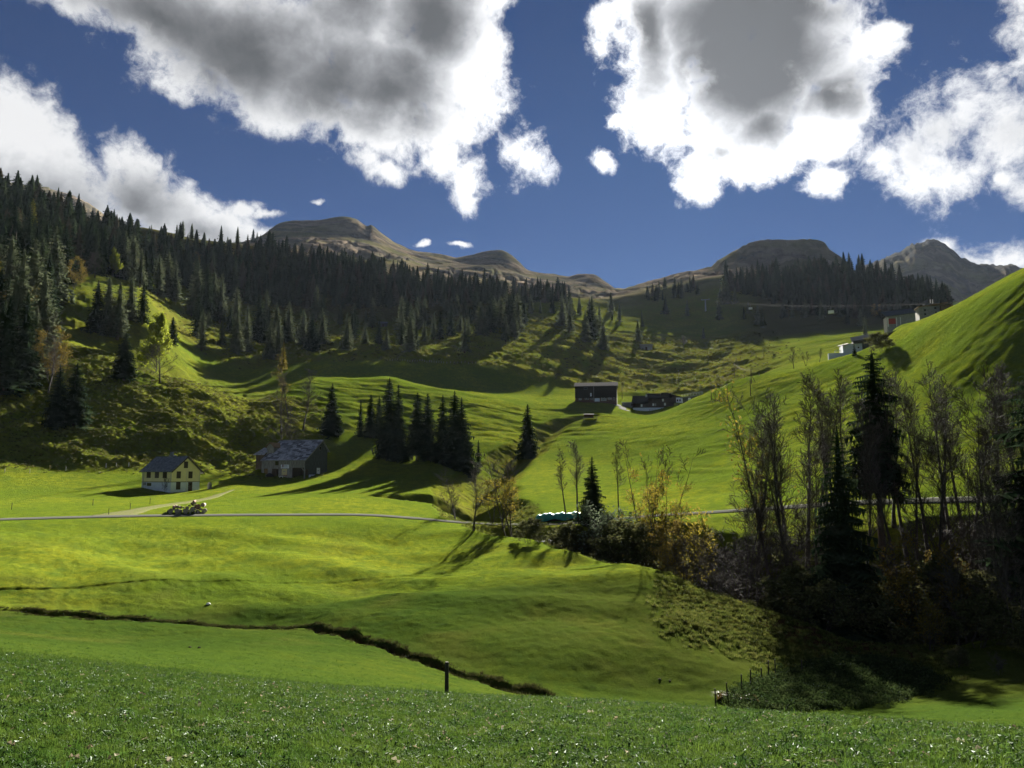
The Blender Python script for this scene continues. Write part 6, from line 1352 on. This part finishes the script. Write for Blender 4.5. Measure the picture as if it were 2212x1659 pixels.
# ------------------------------------------------------------------ tarpaulin stacks by the road
def draped(name, loc, rz, L_, W_, H_, mat, label, core, seed, tilt=0.0):
    r_ = empty(name, loc, rz); tag(r_, label, 'tarpaulin stack'); rng = np.random.RandomState(seed); nx, ny = 60, 22
    X = np.linspace(-.2, L_ + .2, nx); S_ = np.linspace(-1, 1, ny); V = []; ph = rng.rand(6) * 6
    for i, x_ in enumerate(X):
        bump = .10 * math.sin(x_ * 2.6 + ph[0]) + .07 * math.sin(x_ * 5.7 + ph[1]); e_ = min(1, (x_ + .2) / .7, (L_ + .2 - x_) / .7) ** .5
        for s_ in S_:
            a = abs(s_); fold = .09 * math.sin(x_ * 7 + 3 * a + ph[2]) * a + .05 * math.sin(x_ * 13 + ph[3]) * a
            if a < .45: y_ = W_ / 2 + s_ / .45 * W_ / 2; z_ = H_ + bump - .10 * (a / .45) ** 2
            else: q = (a - .45) / .55; y_ = W_ / 2 + math.copysign(W_ / 2 + .06 + .18 * q + fold, s_); z_ = (H_ + bump - .1) * (1 - q) + (.35 + .18 * math.sin(x_ * 1.7 + ph[4])) * q
            V.append((x_, y_, z_ * (.35 + .65 * e_) + tilt * x_))
    Q = [(i * ny + j, (i + 1) * ny + j, (i + 1) * ny + j + 1, i * ny + j + 1) for i in range(nx - 1) for j in range(ny - 1)]
    o = obj('tarpaulin', mesh_from('tarpaulin', V, np.array(Q), [mat], smooth=True), r_)
    for k in range(3):
        for j in range(3): part(r_, 'timber', core, lambda mb, k=k, j=j: tube(mb, [(.1, W_ * (.2 + .3 * k), .2 + .33 * j), (L_ - .1, W_ * (.2 + .3 * k), .2 + .33 * j + tilt * L_)], .16, 8))
    return r_
x, y, z = at(1159, 139.5); draped('covered_stack', (x, y, z + .1), -math.atan2(x, y) + .04, 8.2, 1.7, 1.5, B_TEAL, 'long timber stack under a teal tarpaulin beside the road', B_LOGBARK, 2, .045)
x, y, z = at(1152, 129); zt = ang(1175, 1117)[2] * 129; zb_ = z - .2; draped('covered_stack', (x, y, zb_), -math.atan2(x, y), 3.4, 1.5, min(2.2, max(1.2, zt - zb_)), B_GTARP, 'wood stack under a grey blue tarpaulin in front of the teal one', B_LOGBARK, 5)

# ------------------------------------------------------------------ posts and fences
def post(u, vb, vt, label, group=None, r=.055, m=B_POST, name='fence_post', d=None):
    x, y, z = hit(u, vb, 15) if d is None else at(u, d); d = dist_of(x, y); h = max(.25, (vb - vt) / FPX * d)
    rng = random.Random(int(u)); p_ = empty(name, (x, y, z), rng.uniform(0, 3)); p_.rotation_euler.x = rng.uniform(-.04, .04); tag(p_, label, 'post', group)
    part(p_, 'shaft', m, lambda mb: tube(mb, [(0, 0, -.4), (0, 0, h * .5), (0, 0, h - .02), (0, 0, h)], [r * 1.05, r, r * .98, r * .8], 10)); return p_
p_ = post(965, 1499, 1435, 'lone dark wooden post in the near meadow', None, .075)
BP = [(237,310,365),(330,265,335),(442,200,290),(516,160,240),(600,145,195),(655,90,165),(710,80,155),(922,85,140)]
for i, (x_, a, b_) in enumerate(BP): post((2700 + x_ / 2.011) * .5486, (2580 + b_ / 2.011) * .5486 + 4, (2580 + a / 2.011) * .5486 - 9, ORD[i] + ' fence post from the left along the brambles', 'fence posts along the brambles', .05)
for i, (u, vb) in enumerate([(25, 1101), (200.5, 1091.8), (234.6, 1112), (281, 1100.6), (323.8, 1088.8)]): post(u, vb, vb - 12, ORD[i] + ' thin post from the left on the meadow before the yellow house', 'thin posts before the yellow house', .045)
for i, (u, vb) in enumerate([(10, 1021), (64, 1022), (142, 1017), (229, 1010), (251, 1009), (278, 1008)]): post(u, vb, vb - 8, ORD[i] + ' pale post from the left along the foot of the rough slope', 'pale posts at the foot of the rough slope', .06, B_WPOST)
def pasture_fence(path, n, label, h=1.1, wires=2):
    P_ = [hit(u, v, 300) for u, v in path]; P_ = np.array([q for q in P_ if q is not None])
    t_ = np.linspace(0, len(P_) - 1, n); X = np.interp(t_, range(len(P_)), P_[:, 0]); Y = np.interp(t_, range(len(P_)), P_[:, 1]); r_ = empty('pasture_fence', (X[0], Y[0], ground(X[0], Y[0]))); tag(r_, label, 'fence'); o0 = np.array(r_.location)
    mb = MB(); tube(mb, [(0, 0, -.3), (0, 0, h)], [.09, .08], 5); me = mb.mesh('pasture_post', B_WOOD)
    pts = []
    for x, y in zip(X, Y): z = ground(x, y); obj('post', me, r_, (x - o0[0], y - o0[1], z - o0[2])); pts.append((x - o0[0], y - o0[1], z - o0[2]))
    for k in range(wires): mb = MB(); tube(mb, [(a, b, c + h * (.5 + .4 * k)) for a, b, c in pts], .008, 3); obj('wire', mb.mesh('fence_wire', B_POST), r_)
pasture_fence([(837, 779), (900, 782), (960, 785), (1051, 787)], 36, 'post and wire fence along the foot of the rough pasture')
pasture_fence([(1380, 812), (1420, 815), (1480, 812), (1560, 816), (1640, 812)], 34, 'post and wire fence across the sunny far meadow')

# ------------------------------------------------------------------ chairlift
def chairlift():
    x, y, z = hit(1524.3, 671.8, 500); d = dist_of(x, y); h = (671.8 - 647) / FPX * d; p_ = empty('lift_pylon', (x, y, z), -math.atan2(x, y)); tag(p_, 'grey chairlift pylon on the shaded alp', 'pylon')
    part(p_, 'mast', B_STEEL, lambda mb: tube(mb, [(0, 0, -1), (0, 0, h)], [.9, .55], 8)); part(p_, 'crossarm', B_STEEL, bx(-4.2, 4.2, -.3, .3, h - .5, h + .2))
    for s_ in (-1, 1): part(p_, 'sheave', B_STEEL, bx(s_ * 4 - .3, s_ * 4 + .3, -2, 2, h - .1, h + .5))
    top = np.array((x, y, z + h)); P3 = lambda u, v, dd: np.array(pol(u, dd) + (ang(u, v)[2] * dd,))
    a = P3(1330, 624, 1500); b = P3(2022, 655, 335)
    mb = MB(); pts = []
    for (p, q, n) in ((a, top, 14), (top, b, 20)):
        for t_ in np.linspace(0, 1, n): pts.append(p + (q - p) * t_ - np.array((0, 0, (.006 * np.linalg.norm(q - p)) * 4 * t_ * (1 - t_))))
    tube(mb, pts, .02, 4); o = obj('lift_cable', mb.mesh('lift_cable', B_POST)); tag(o, 'chairlift cable running from the saddle to the hamlet', 'cable')
    mb = MB(); tube(mb, [q + np.array((5.0, 0, .3)) for q in pts], .015, 4); o = obj('lift_cable', mb.mesh('lift_cable', B_POST)); tag(o, 'second chairlift cable beside the first one', 'cable')
    A = np.array(pts); U_ = np.array([CX + FPX * (p[0] / p[1]) for p in A]);
    labs = ['first chair from the left below the saddle', 'second chair from the left below the saddle', 'chair left of the lift pylon, the farther one', 'chair left of the lift pylon, the nearer one', 'bright chair just right of the lift pylon', 'chair hanging before the round forest hill']
    for u, lab in zip((1362, 1378, 1474.8, 1495, 1633.9, 1801), labs):
        k = np.argmin(np.abs(U_ - u)); q = A[k]; c = empty('lift_chair', tuple(q), -math.atan2(q[0], q[1])); tag(c, lab, 'chairlift chair', 'chairs of the chairlift')
        part(c, 'hanger', B_STEEL, lambda mb: tube(mb, [(0, 0, 0), (0, 0, -3)], .09, 5)); part(c, 'seat', B_LIT, bx(-1.5, 1.5, -.5, .6, -3.9, -3.5)); part(c, 'backrest', B_LIT, bx(-1.5, 1.5, .45, .6, -3.5, -2.7)); part(c, 'bubble', B_LIT, lambda mb: prism(mb, [(-.6, -3.6), (.6, -3.6), (.5, -2.4), (-.2, -2.3)], 'x', -1.4, 1.4))
chairlift()
def summit_station():
    x, y = pol(663, 1822); z = ang(663, 483.5)[2] * 1822; s = 1822 / FPX; b = empty('summit_station', (x, y, z), -math.atan2(x, y)); tag(b, 'pale cable station on top of the left brown mountain', 'station')
    part(b, 'hall', B_PALE, bx(-8 * s, 2 * s, 0, 10, -6, 3.2 * s)); part(b, 'ramp_roof', B_PALE, lambda mb: prism(mb, [(-2 * s, 2 * s), (3 * s, 2 * s), (9 * s, 8 * s), (9 * s, 9.5 * s), (6 * s, 9.5 * s)], 'y', 1, 9)); part(b, 'support', B_STEEL, bx(7.5 * s, 8.3 * s, 3, 5, -6, 8 * s)); part(b, 'mast', B_STEEL, bx(8.6 * s, 9.0 * s, 4, 4.6, 8 * s, 13 * s))
summit_station()

# ------------------------------------------------------------------ stones
def stone(u, v, r, label, seed, m=None, d=None):
    rng = np.random.RandomState(seed); mb = MB(); n, k = 10, 7; V = []
    for j in range(k):
        th = math.pi * j / (k - 1)
        for i in range(n): a = 6.283 * i / n; q = r * (1 + rng.uniform(-.18, .18)); V.append((q * math.sin(th) * math.cos(a) * 1.2, q * math.sin(th) * math.sin(a), q * math.cos(th) * .75))
    mb.add(V, None, [(j * n + i, j * n + (i + 1) % n, (j + 1) * n + (i + 1) % n, (j + 1) * n + i) for j in range(k - 1) for i in range(n)])
    x, y, z = hit(u, v, 15); o = obj('stone', mb.mesh('stone', m or B_STONE)); o.location = (x, y, z + r * .3); tag(o, label, 'stone')
stone(450, 1306, .2, 'small whitish stone lying alone on the meadow beyond the brook', 3, B_LIT)
B_MOLE = pm('molehill_soil', (0.022, 0.017, 0.013), None, 6)
for i, (u, v, lab) in enumerate([(1425, 1468, 'left dark molehill low on the mound'), (1447, 1472, 'right dark molehill low on the mound'), (410, 1399, 'left dark clod on the lawn before the brook'), (430, 1400, 'right dark clod on the lawn before the brook'), (1442, 1330, 'tiny molehill high on the mound shoulder')]):
    stone(u, v, .09, lab, 20 + i, B_MOLE)

# ------------------------------------------------------------------ ground cover (instanced tufts)
def blade_mat(name, c1, c2, gloss=0.10, trans=0.4):
    m, t, out = new_mat(name); oi = t.node('ShaderNodeObjectInfo'); geo = t.node('ShaderNodeNewGeometry')
    n = t.noise(geo.outputs['Position'], 1.3, 3, 0.6)
    c = t.mix(t.ss(n, .35, .65), c1 + (1,), c2 + (1,)); c = t.mix(oi.outputs['Random'], c, t.mix(1.0, c, (.55, .65, .55, 1), 'MULTIPLY'))
    d = t.node('ShaderNodeBsdfDiffuse'); t.put(d.inputs[0], c); tr = t.node('ShaderNodeBsdfTranslucent'); t.put(tr.inputs[0], c)
    g = t.node('ShaderNodeBsdfGlossy'); g.inputs['Roughness'].default_value = .42; g.inputs[0].default_value = (.6, .65, .65, 1)
    mx = t.node('ShaderNodeMixShader'); mx.inputs[0].default_value = trans; t.l.new(d.outputs[0], mx.inputs[1]); t.l.new(tr.outputs[0], mx.inputs[2])
    m2 = t.node('ShaderNodeMixShader'); m2.inputs[0].default_value = gloss; t.l.new(mx.outputs[0], m2.inputs[1]); t.l.new(g.outputs[0], m2.inputs[2]); t.l.new(m2.outputs[0], out.inputs['Surface'])
    return m
G_BLADE = blade_mat('grass_blades', (0.050, 0.096, 0.017), (0.086, 0.130, 0.022), .008)
G_HERB = blade_mat('clover_and_dandelion', (0.040, 0.084, 0.019), (0.078, 0.130, 0.028), .016)
G_TUSS = blade_mat('tussock_grass', (0.085, 0.090, 0.024), (0.120, 0.105, 0.035), .02)
G_BANK = blade_mat('bank_tuft_grass', (0.085, 0.105, 0.024), (0.125, 0.128, 0.036), .0, .4)
G_DEAD = blade_mat('bank_grass', (0.028, 0.030, 0.012), (0.050, 0.048, 0.018), .0)
G_BRAM = blade_mat('bramble_leaves', (0.028, 0.046, 0.016), (0.055, 0.074, 0.028), .0, .3)
G_FERN = blade_mat('brown_bracken', (0.13, 0.075, 0.025), (0.09, 0.05, 0.02), .02)
def tuft(seed, n, h, spread, wd, bend=.6, segs=2):
    rng = np.random.RandomState(seed); mb = MB()
    for i in range(n):
        a = rng.rand() * 6.283; r = spread * rng.rand() ** .6; p = np.array((r * math.cos(a), r * math.sin(a), -.01)); b = a + rng.normal(0, .9); o = np.array((math.cos(b), math.sin(b), 0)); s = np.array((-o[1], o[0], 0)); H = h * rng.uniform(.5, 1.15); be = bend * rng.uniform(.3, 1.3); w_ = wd * rng.uniform(.7, 1.3)
        m1 = p + o * H * be * .3 + np.array((0, 0, H * .6)); tip = p + o * H * be + np.array((0, 0, H * (1.0 - .35 * be)))
        mb.add([p - s * w_, p + s * w_, m1 - s * w_ * .8, m1 + s * w_ * .8, tip], [(2, 3, 4)], [(0, 1, 3, 2)])
    return mb
def rosette(seed, n, ln, wd, lift=.5):
    rng = np.random.RandomState(seed); mb = MB()
    for i in range(n):
        a = 6.283 * i / n + rng.normal(0, .3); o = np.array((math.cos(a), math.sin(a), 0)); s = np.array((-o[1], o[0], 0)); L = ln * rng.uniform(.6, 1.2); up = lift * rng.uniform(.3, 1.3)
        base = np.array((0, 0, .01)); m1 = o * L * .5 + np.array((0, 0, L * up * .75)); tip = o * L + np.array((0, 0, L * up * .6)); w_ = wd * rng.uniform(.7, 1.2)
        mb.add([base, m1 - s * w_ + np.array((0, 0, w_ * .5)), m1, m1 + s * w_ + np.array((0, 0, w_ * .5)), tip], [(0, 2, 1), (0, 3, 2), (1, 2, 4), (2, 3, 4)])
    return mb
def leafball(seed, n, r, leaf, flat=.7):
    rng = np.random.RandomState(seed); v = rng.normal(0, 1, (n, 3)); v /= np.linalg.norm(v, axis=1)[:, None]; c = v * r * rng.uniform(.45, 1.05, (n, 1)); c[:, 2] = np.abs(c[:, 2]) * flat + .03
    a_ = rng.normal(0, 1, (n, 3)) + v * .4; a_ /= np.linalg.norm(a_, axis=1)[:, None]; b_ = np.cross(a_, v + rng.normal(0, .4, (n, 3))); b_ /= np.linalg.norm(b_, axis=1)[:, None] + 1e-9; sz = leaf * rng.uniform(.6, 1.3, (n, 1))
    mb = MB(); mb.add(np.stack([c - a_ * sz, c + b_ * sz * .6, c + a_ * sz, c - b_ * sz * .6], 1).reshape(-1, 3), None, np.arange(n * 4).reshape(-1, 4))
    for i in range(5): a = rng.rand() * 6.28; tube(mb, [(0, 0, -.1), (math.cos(a) * r * .4, math.sin(a) * r * .4, r * flat * .5), (math.cos(a) * r * .9, math.sin(a) * r * .9, r * flat * .55)], [.012, .009, .005], 3, False)
    return mb
def scatter(name, pts, scl, src_me, label, cat, seed=0, tilt=.15):
    pts = np.asarray(pts, np.float32); n = len(pts); rng = np.random.RandomState(seed)
    me = bpy.data.meshes.new(name); me.vertices.add(n); me.vertices.foreach_set('co', pts.ravel())
    a = me.attributes.new('tuft_scale', 'FLOAT', 'POINT'); a.data.foreach_set('value', np.asarray(scl, np.float32))
    rt = np.stack([rng.normal(0, tilt, n), rng.normal(0, tilt, n), rng.rand(n) * 6.283], 1).astype(np.float32)
    a = me.attributes.new('tuft_turn', 'FLOAT_VECTOR', 'POINT'); a.data.foreach_set('vector', rt.ravel())
    src = bpy.data.objects.new(name + '_tuft', src_me)
    ng = bpy.data.node_groups.new(name, 'GeometryNodeTree'); ng.interface.new_socket('Geometry', in_out='INPUT', socket_type='NodeSocketGeometry'); ng.interface.new_socket('Geometry', in_out='OUTPUT', socket_type='NodeSocketGeometry')
    N = ng.nodes; gi = N.new('NodeGroupInput'); go = N.new('NodeGroupOutput'); ip = N.new('GeometryNodeInstanceOnPoints'); oi = N.new('GeometryNodeObjectInfo'); oi.inputs['Object'].default_value = src
    s_ = N.new('GeometryNodeInputNamedAttribute'); s_.data_type = 'FLOAT'; s_.inputs[0].default_value = 'tuft_scale'
    r_ = N.new('GeometryNodeInputNamedAttribute'); r_.data_type = 'FLOAT_VECTOR'; r_.inputs[0].default_value = 'tuft_turn'
    K = ng.links.new; K(gi.outputs[0], ip.inputs['Points']); K(oi.outputs['Geometry'], ip.inputs['Instance']); K(s_.outputs[0], ip.inputs['Scale'])
    e2 = N.new('FunctionNodeEulerToRotation'); K(r_.outputs[0], e2.inputs[0]); K(e2.outputs[0], ip.inputs['Rotation']); K(ip.outputs[0], go.inputs[0])
    o = obj(name, me); md = o.modifiers.new('cover', 'NODES'); md.node_group = ng; tag(o, label, cat, kind='stuff'); return o
crng = np.random.RandomState(21)
def meadow_points(n, r0, r1, power, fov=36.5):
    q = crng.rand(n); r = (r0 ** power + q * (r1 ** power - r0 ** power)) ** (1 / power); p = R(fov) * (crng.rand(n) * 2 - 1); x = r * np.sin(p); y = r * np.cos(p)
    return np.array([(a, b, ground(a, b)) for a, b in zip(x, y)])
def patchy(P_, s, seed, lo): k = fbm(P_[:, 0] / s, P_[:, 1] / s, 2, seed); return P_[k + crng.rand(len(P_)) * .5 > lo]
P_ = meadow_points(40000, 7.5, 34, 1.25)
for k in range(2): sub = P_[k::2]; scatter('meadow_grass', sub, crng.uniform(.6, 1.25, len(sub)), tuft(40 + k, 15, .11, .075, .0042).mesh('grass_tuft', G_BLADE), ['short blades of the near meadow grass', 'longer blades of the near meadow grass'][k], 'grass', k)
P_ = patchy(meadow_points(20000, 7.5, 31, 1.25), 1.6, 131, .15)
for k in range(2): sub = P_[k::2]; scatter('meadow_herbs', sub, crng.uniform(.5, 1.3, len(sub)), rosette(50 + k, 8, .085, .018, .6).mesh('herb', G_HERB) if k else rosette(52, 6, .13, .017, .5).mesh('herb', G_HERB), ['dandelion leaves in the near meadow', 'clover leaves in the near meadow'][k], 'plants', 5 + k, .25)
q_ = 29 + crng.exponential(8.0, 7000); a_ = R(36.5) * (crng.rand(7000) * 2 - 1); P_ = np.array([(r * math.sin(p), r * math.cos(p), ground(r * math.sin(p), r * math.cos(p))) for r, p in zip(q_, a_) if r < 70])
scatter('meadow_fringe', P_, crng.uniform(.5, 1.3, len(P_)), tuft(48, 16, .09, .12, .006).mesh('fringe_tuft', G_BLADE), 'thinning grass where the near meadow meets the lawn', 'grass', 20)
P_ = meadow_points(420, 8, 26, 1.3)
scatter('fallen_leaves', P_ + np.array((0, 0, .05)), crng.uniform(.6, 1.4, len(P_)), rosette(55, 2, .07, .026, .2).mesh('fallen_leaf', blade_mat('dry_leaf', (0.30, 0.22, 0.14), (0.42, 0.36, 0.28), .01, .2)), 'dry pale leaves scattered in the near meadow', 'leaves', 18, .5)
P_ = meadow_points(900, 8, 30, 1.3)
scatter('grass_stalks', P_, crng.uniform(.6, 1.3, len(P_)), tuft(47, 3, .26, .04, .0035, .35).mesh('stalk', G_BLADE), 'taller grass stalks standing out of the near meadow', 'grass', 19)
# tussocks on the rough slopes, bank grass along the brook, brambles
def mask_points(mask, n, rmin=0):
    m = mask * (RG > rmin) * (np.abs(PH)[:, None] < R(36.5)); dA = np.gradient(RR)[None, :] * RR[None, :]
    w_ = (m * dA).ravel(); w_ /= w_.sum(); idx = crng.choice(w_.size, n, p=w_); x = GX.ravel()[idx] + crng.normal(0, .35, n); y = GY.ravel()[idx] + crng.normal(0, .35, n)
    return np.array([(a, b, ground(a, b)) for a, b in zip(x, y)])
P_ = mask_points(left_hill * (RG < 325) * (UU < 700), 9000); scatter('slope_tussocks', P_, crng.uniform(.5, 1.4, len(P_)), tuft(60, 26, .42, .32, .030, .9).mesh('tussock', G_TUSS), 'grass tussocks on the rough left slope', 'grass', 7)
P_ = mask_points(np.clip(spur + .35 * rough_bank * (RG < 175) * (UU < 1560), 0, 1) * (carve < 4), 7000); scatter('bank_tussocks', P_, crng.uniform(.5, 1.4, len(P_)), tuft(61, 24, .30, .24, .018, 1.1).mesh('tussock', G_BANK), 'rough tufts on the bank above the gully', 'grass', 8)
P_ = mask_points(alm * (RG < 700), 5000); scatter('pasture_tussocks', P_, crng.uniform(.8, 2.2, len(P_)), tuft(62, 20, .55, .5, .06, .9).mesh('tussock', G_TUSS), 'tussocks on the rough high pasture', 'grass', 9)
bk = np.array(BROOK); bp = []
for i in range(2600):
    k = crng.rand() * (len(bk) - 1.01); j = int(k); q = bk[j] + (bk[j + 1] - bk[j]) * (k - j); q = q + crng.normal(0, .25, 2) + np.array((0, 1)) * crng.choice([1.5, 1.8, -1.5], p=[.5, .3, .2]); bp.append((q[0], q[1], ground(*q)))
scatter('brook_bank_grass', bp, crng.uniform(.4, 1.0, len(bp)), tuft(63, 22, .30, .16, .010, 1.3).mesh('bank_tuft', G_DEAD), 'withered grass hanging over the brook banks', 'grass', 10)
BRP = [(1580,1516),(1600,1500),(1640,1482),(1672,1466),(1730,1452),(1800,1425),(1900,1425),(1990,1452),(2010,1482),(1935,1510),(1850,1518),(1700,1535),(1620,1528)]
bp = []
while len(bp) < 2600:
    u = crng.uniform(1520, 2060); v = crng.uniform(1405, 1545)
    ju, jv = crng.normal(0, 16), crng.normal(0, 7)
    if in_poly(u + ju, v + jv, BRP):
        h_ = hit(u, v, 45)
        if h_: bp.append(h_)
bp = np.array(bp)
for k in range(2): sub = bp[k::2]; scatter('brambles', sub, crng.uniform(.8, 2.0, len(sub)), leafball(70 + k, 70, .42, .055).mesh('bramble', G_BRAM), ['dark bramble thicket behind the fence posts', 'paler bramble leaves behind the fence posts'][k], 'brambles', 11 + k)
fp_ = [hit(u, v, 45) for u, v in [(1560,1508),(1572,1506),(1585,1510),(1604,1518),(1612,1520),(1598,1512),(1640,1524),(1552,1512)]]
scatter('bracken', [q for q in fp_ if q], crng.uniform(.8, 1.5, len([q for q in fp_ if q])), tuft(80, 18, .5, .12, .03, 1.0).mesh('bracken_tuft', G_FERN), 'withered brown bracken at the front of the brambles', 'bracken', 14)
P_ = mask_points(np.clip(sstep(carve, 1.5, 3.0), 0, 1) * (UU > 1150) * (RG < 134), 4200)
scatter('gully_undergrowth', P_, crng.uniform(1.0, 2.6, len(P_)), leafball(75, 60, .45, .07).mesh('undergrowth', M_OLIVE), 'dark leafy undergrowth on the gully floor', 'undergrowth', 15)

# ------------------------------------------------------------------ air
hm = bpy.data.materials.new('haze_air'); hm.use_nodes = True; ht = NT(hm.node_tree); ht.n.clear()
ho = ht.node('ShaderNodeOutputMaterial'); hv = ht.node('ShaderNodeVolumePrincipled')
hv.inputs['Color'].default_value = (0.62, 0.76, 1.0, 1); hv.inputs['Density'].default_value = HAZE_DENSITY; hv.inputs['Anisotropy'].default_value = 0.2
ht.l.new(hv.outputs[0], ho.inputs['Volume'])
def haze_box():
    x0, x1, y0, y1, z0, z1 = -8100, 8100, -8100, 8100, float(Z.min()) - 5, float(Z.max()) + 30
    V = [(x, y, z) for z in (z0, z1) for y in (y0, y1) for x in (x0, x1)]
    F = np.array([(0, 2, 3, 1), (4, 5, 7, 6), (0, 1, 5, 4), (2, 6, 7, 3), (0, 4, 6, 2), (1, 3, 7, 5)])
    return tag(obj('haze', mesh_from('haze', V, F, [hm])), 'thin bluish mountain air over the whole valley', 'haze', kind='stuff')
haze_box()
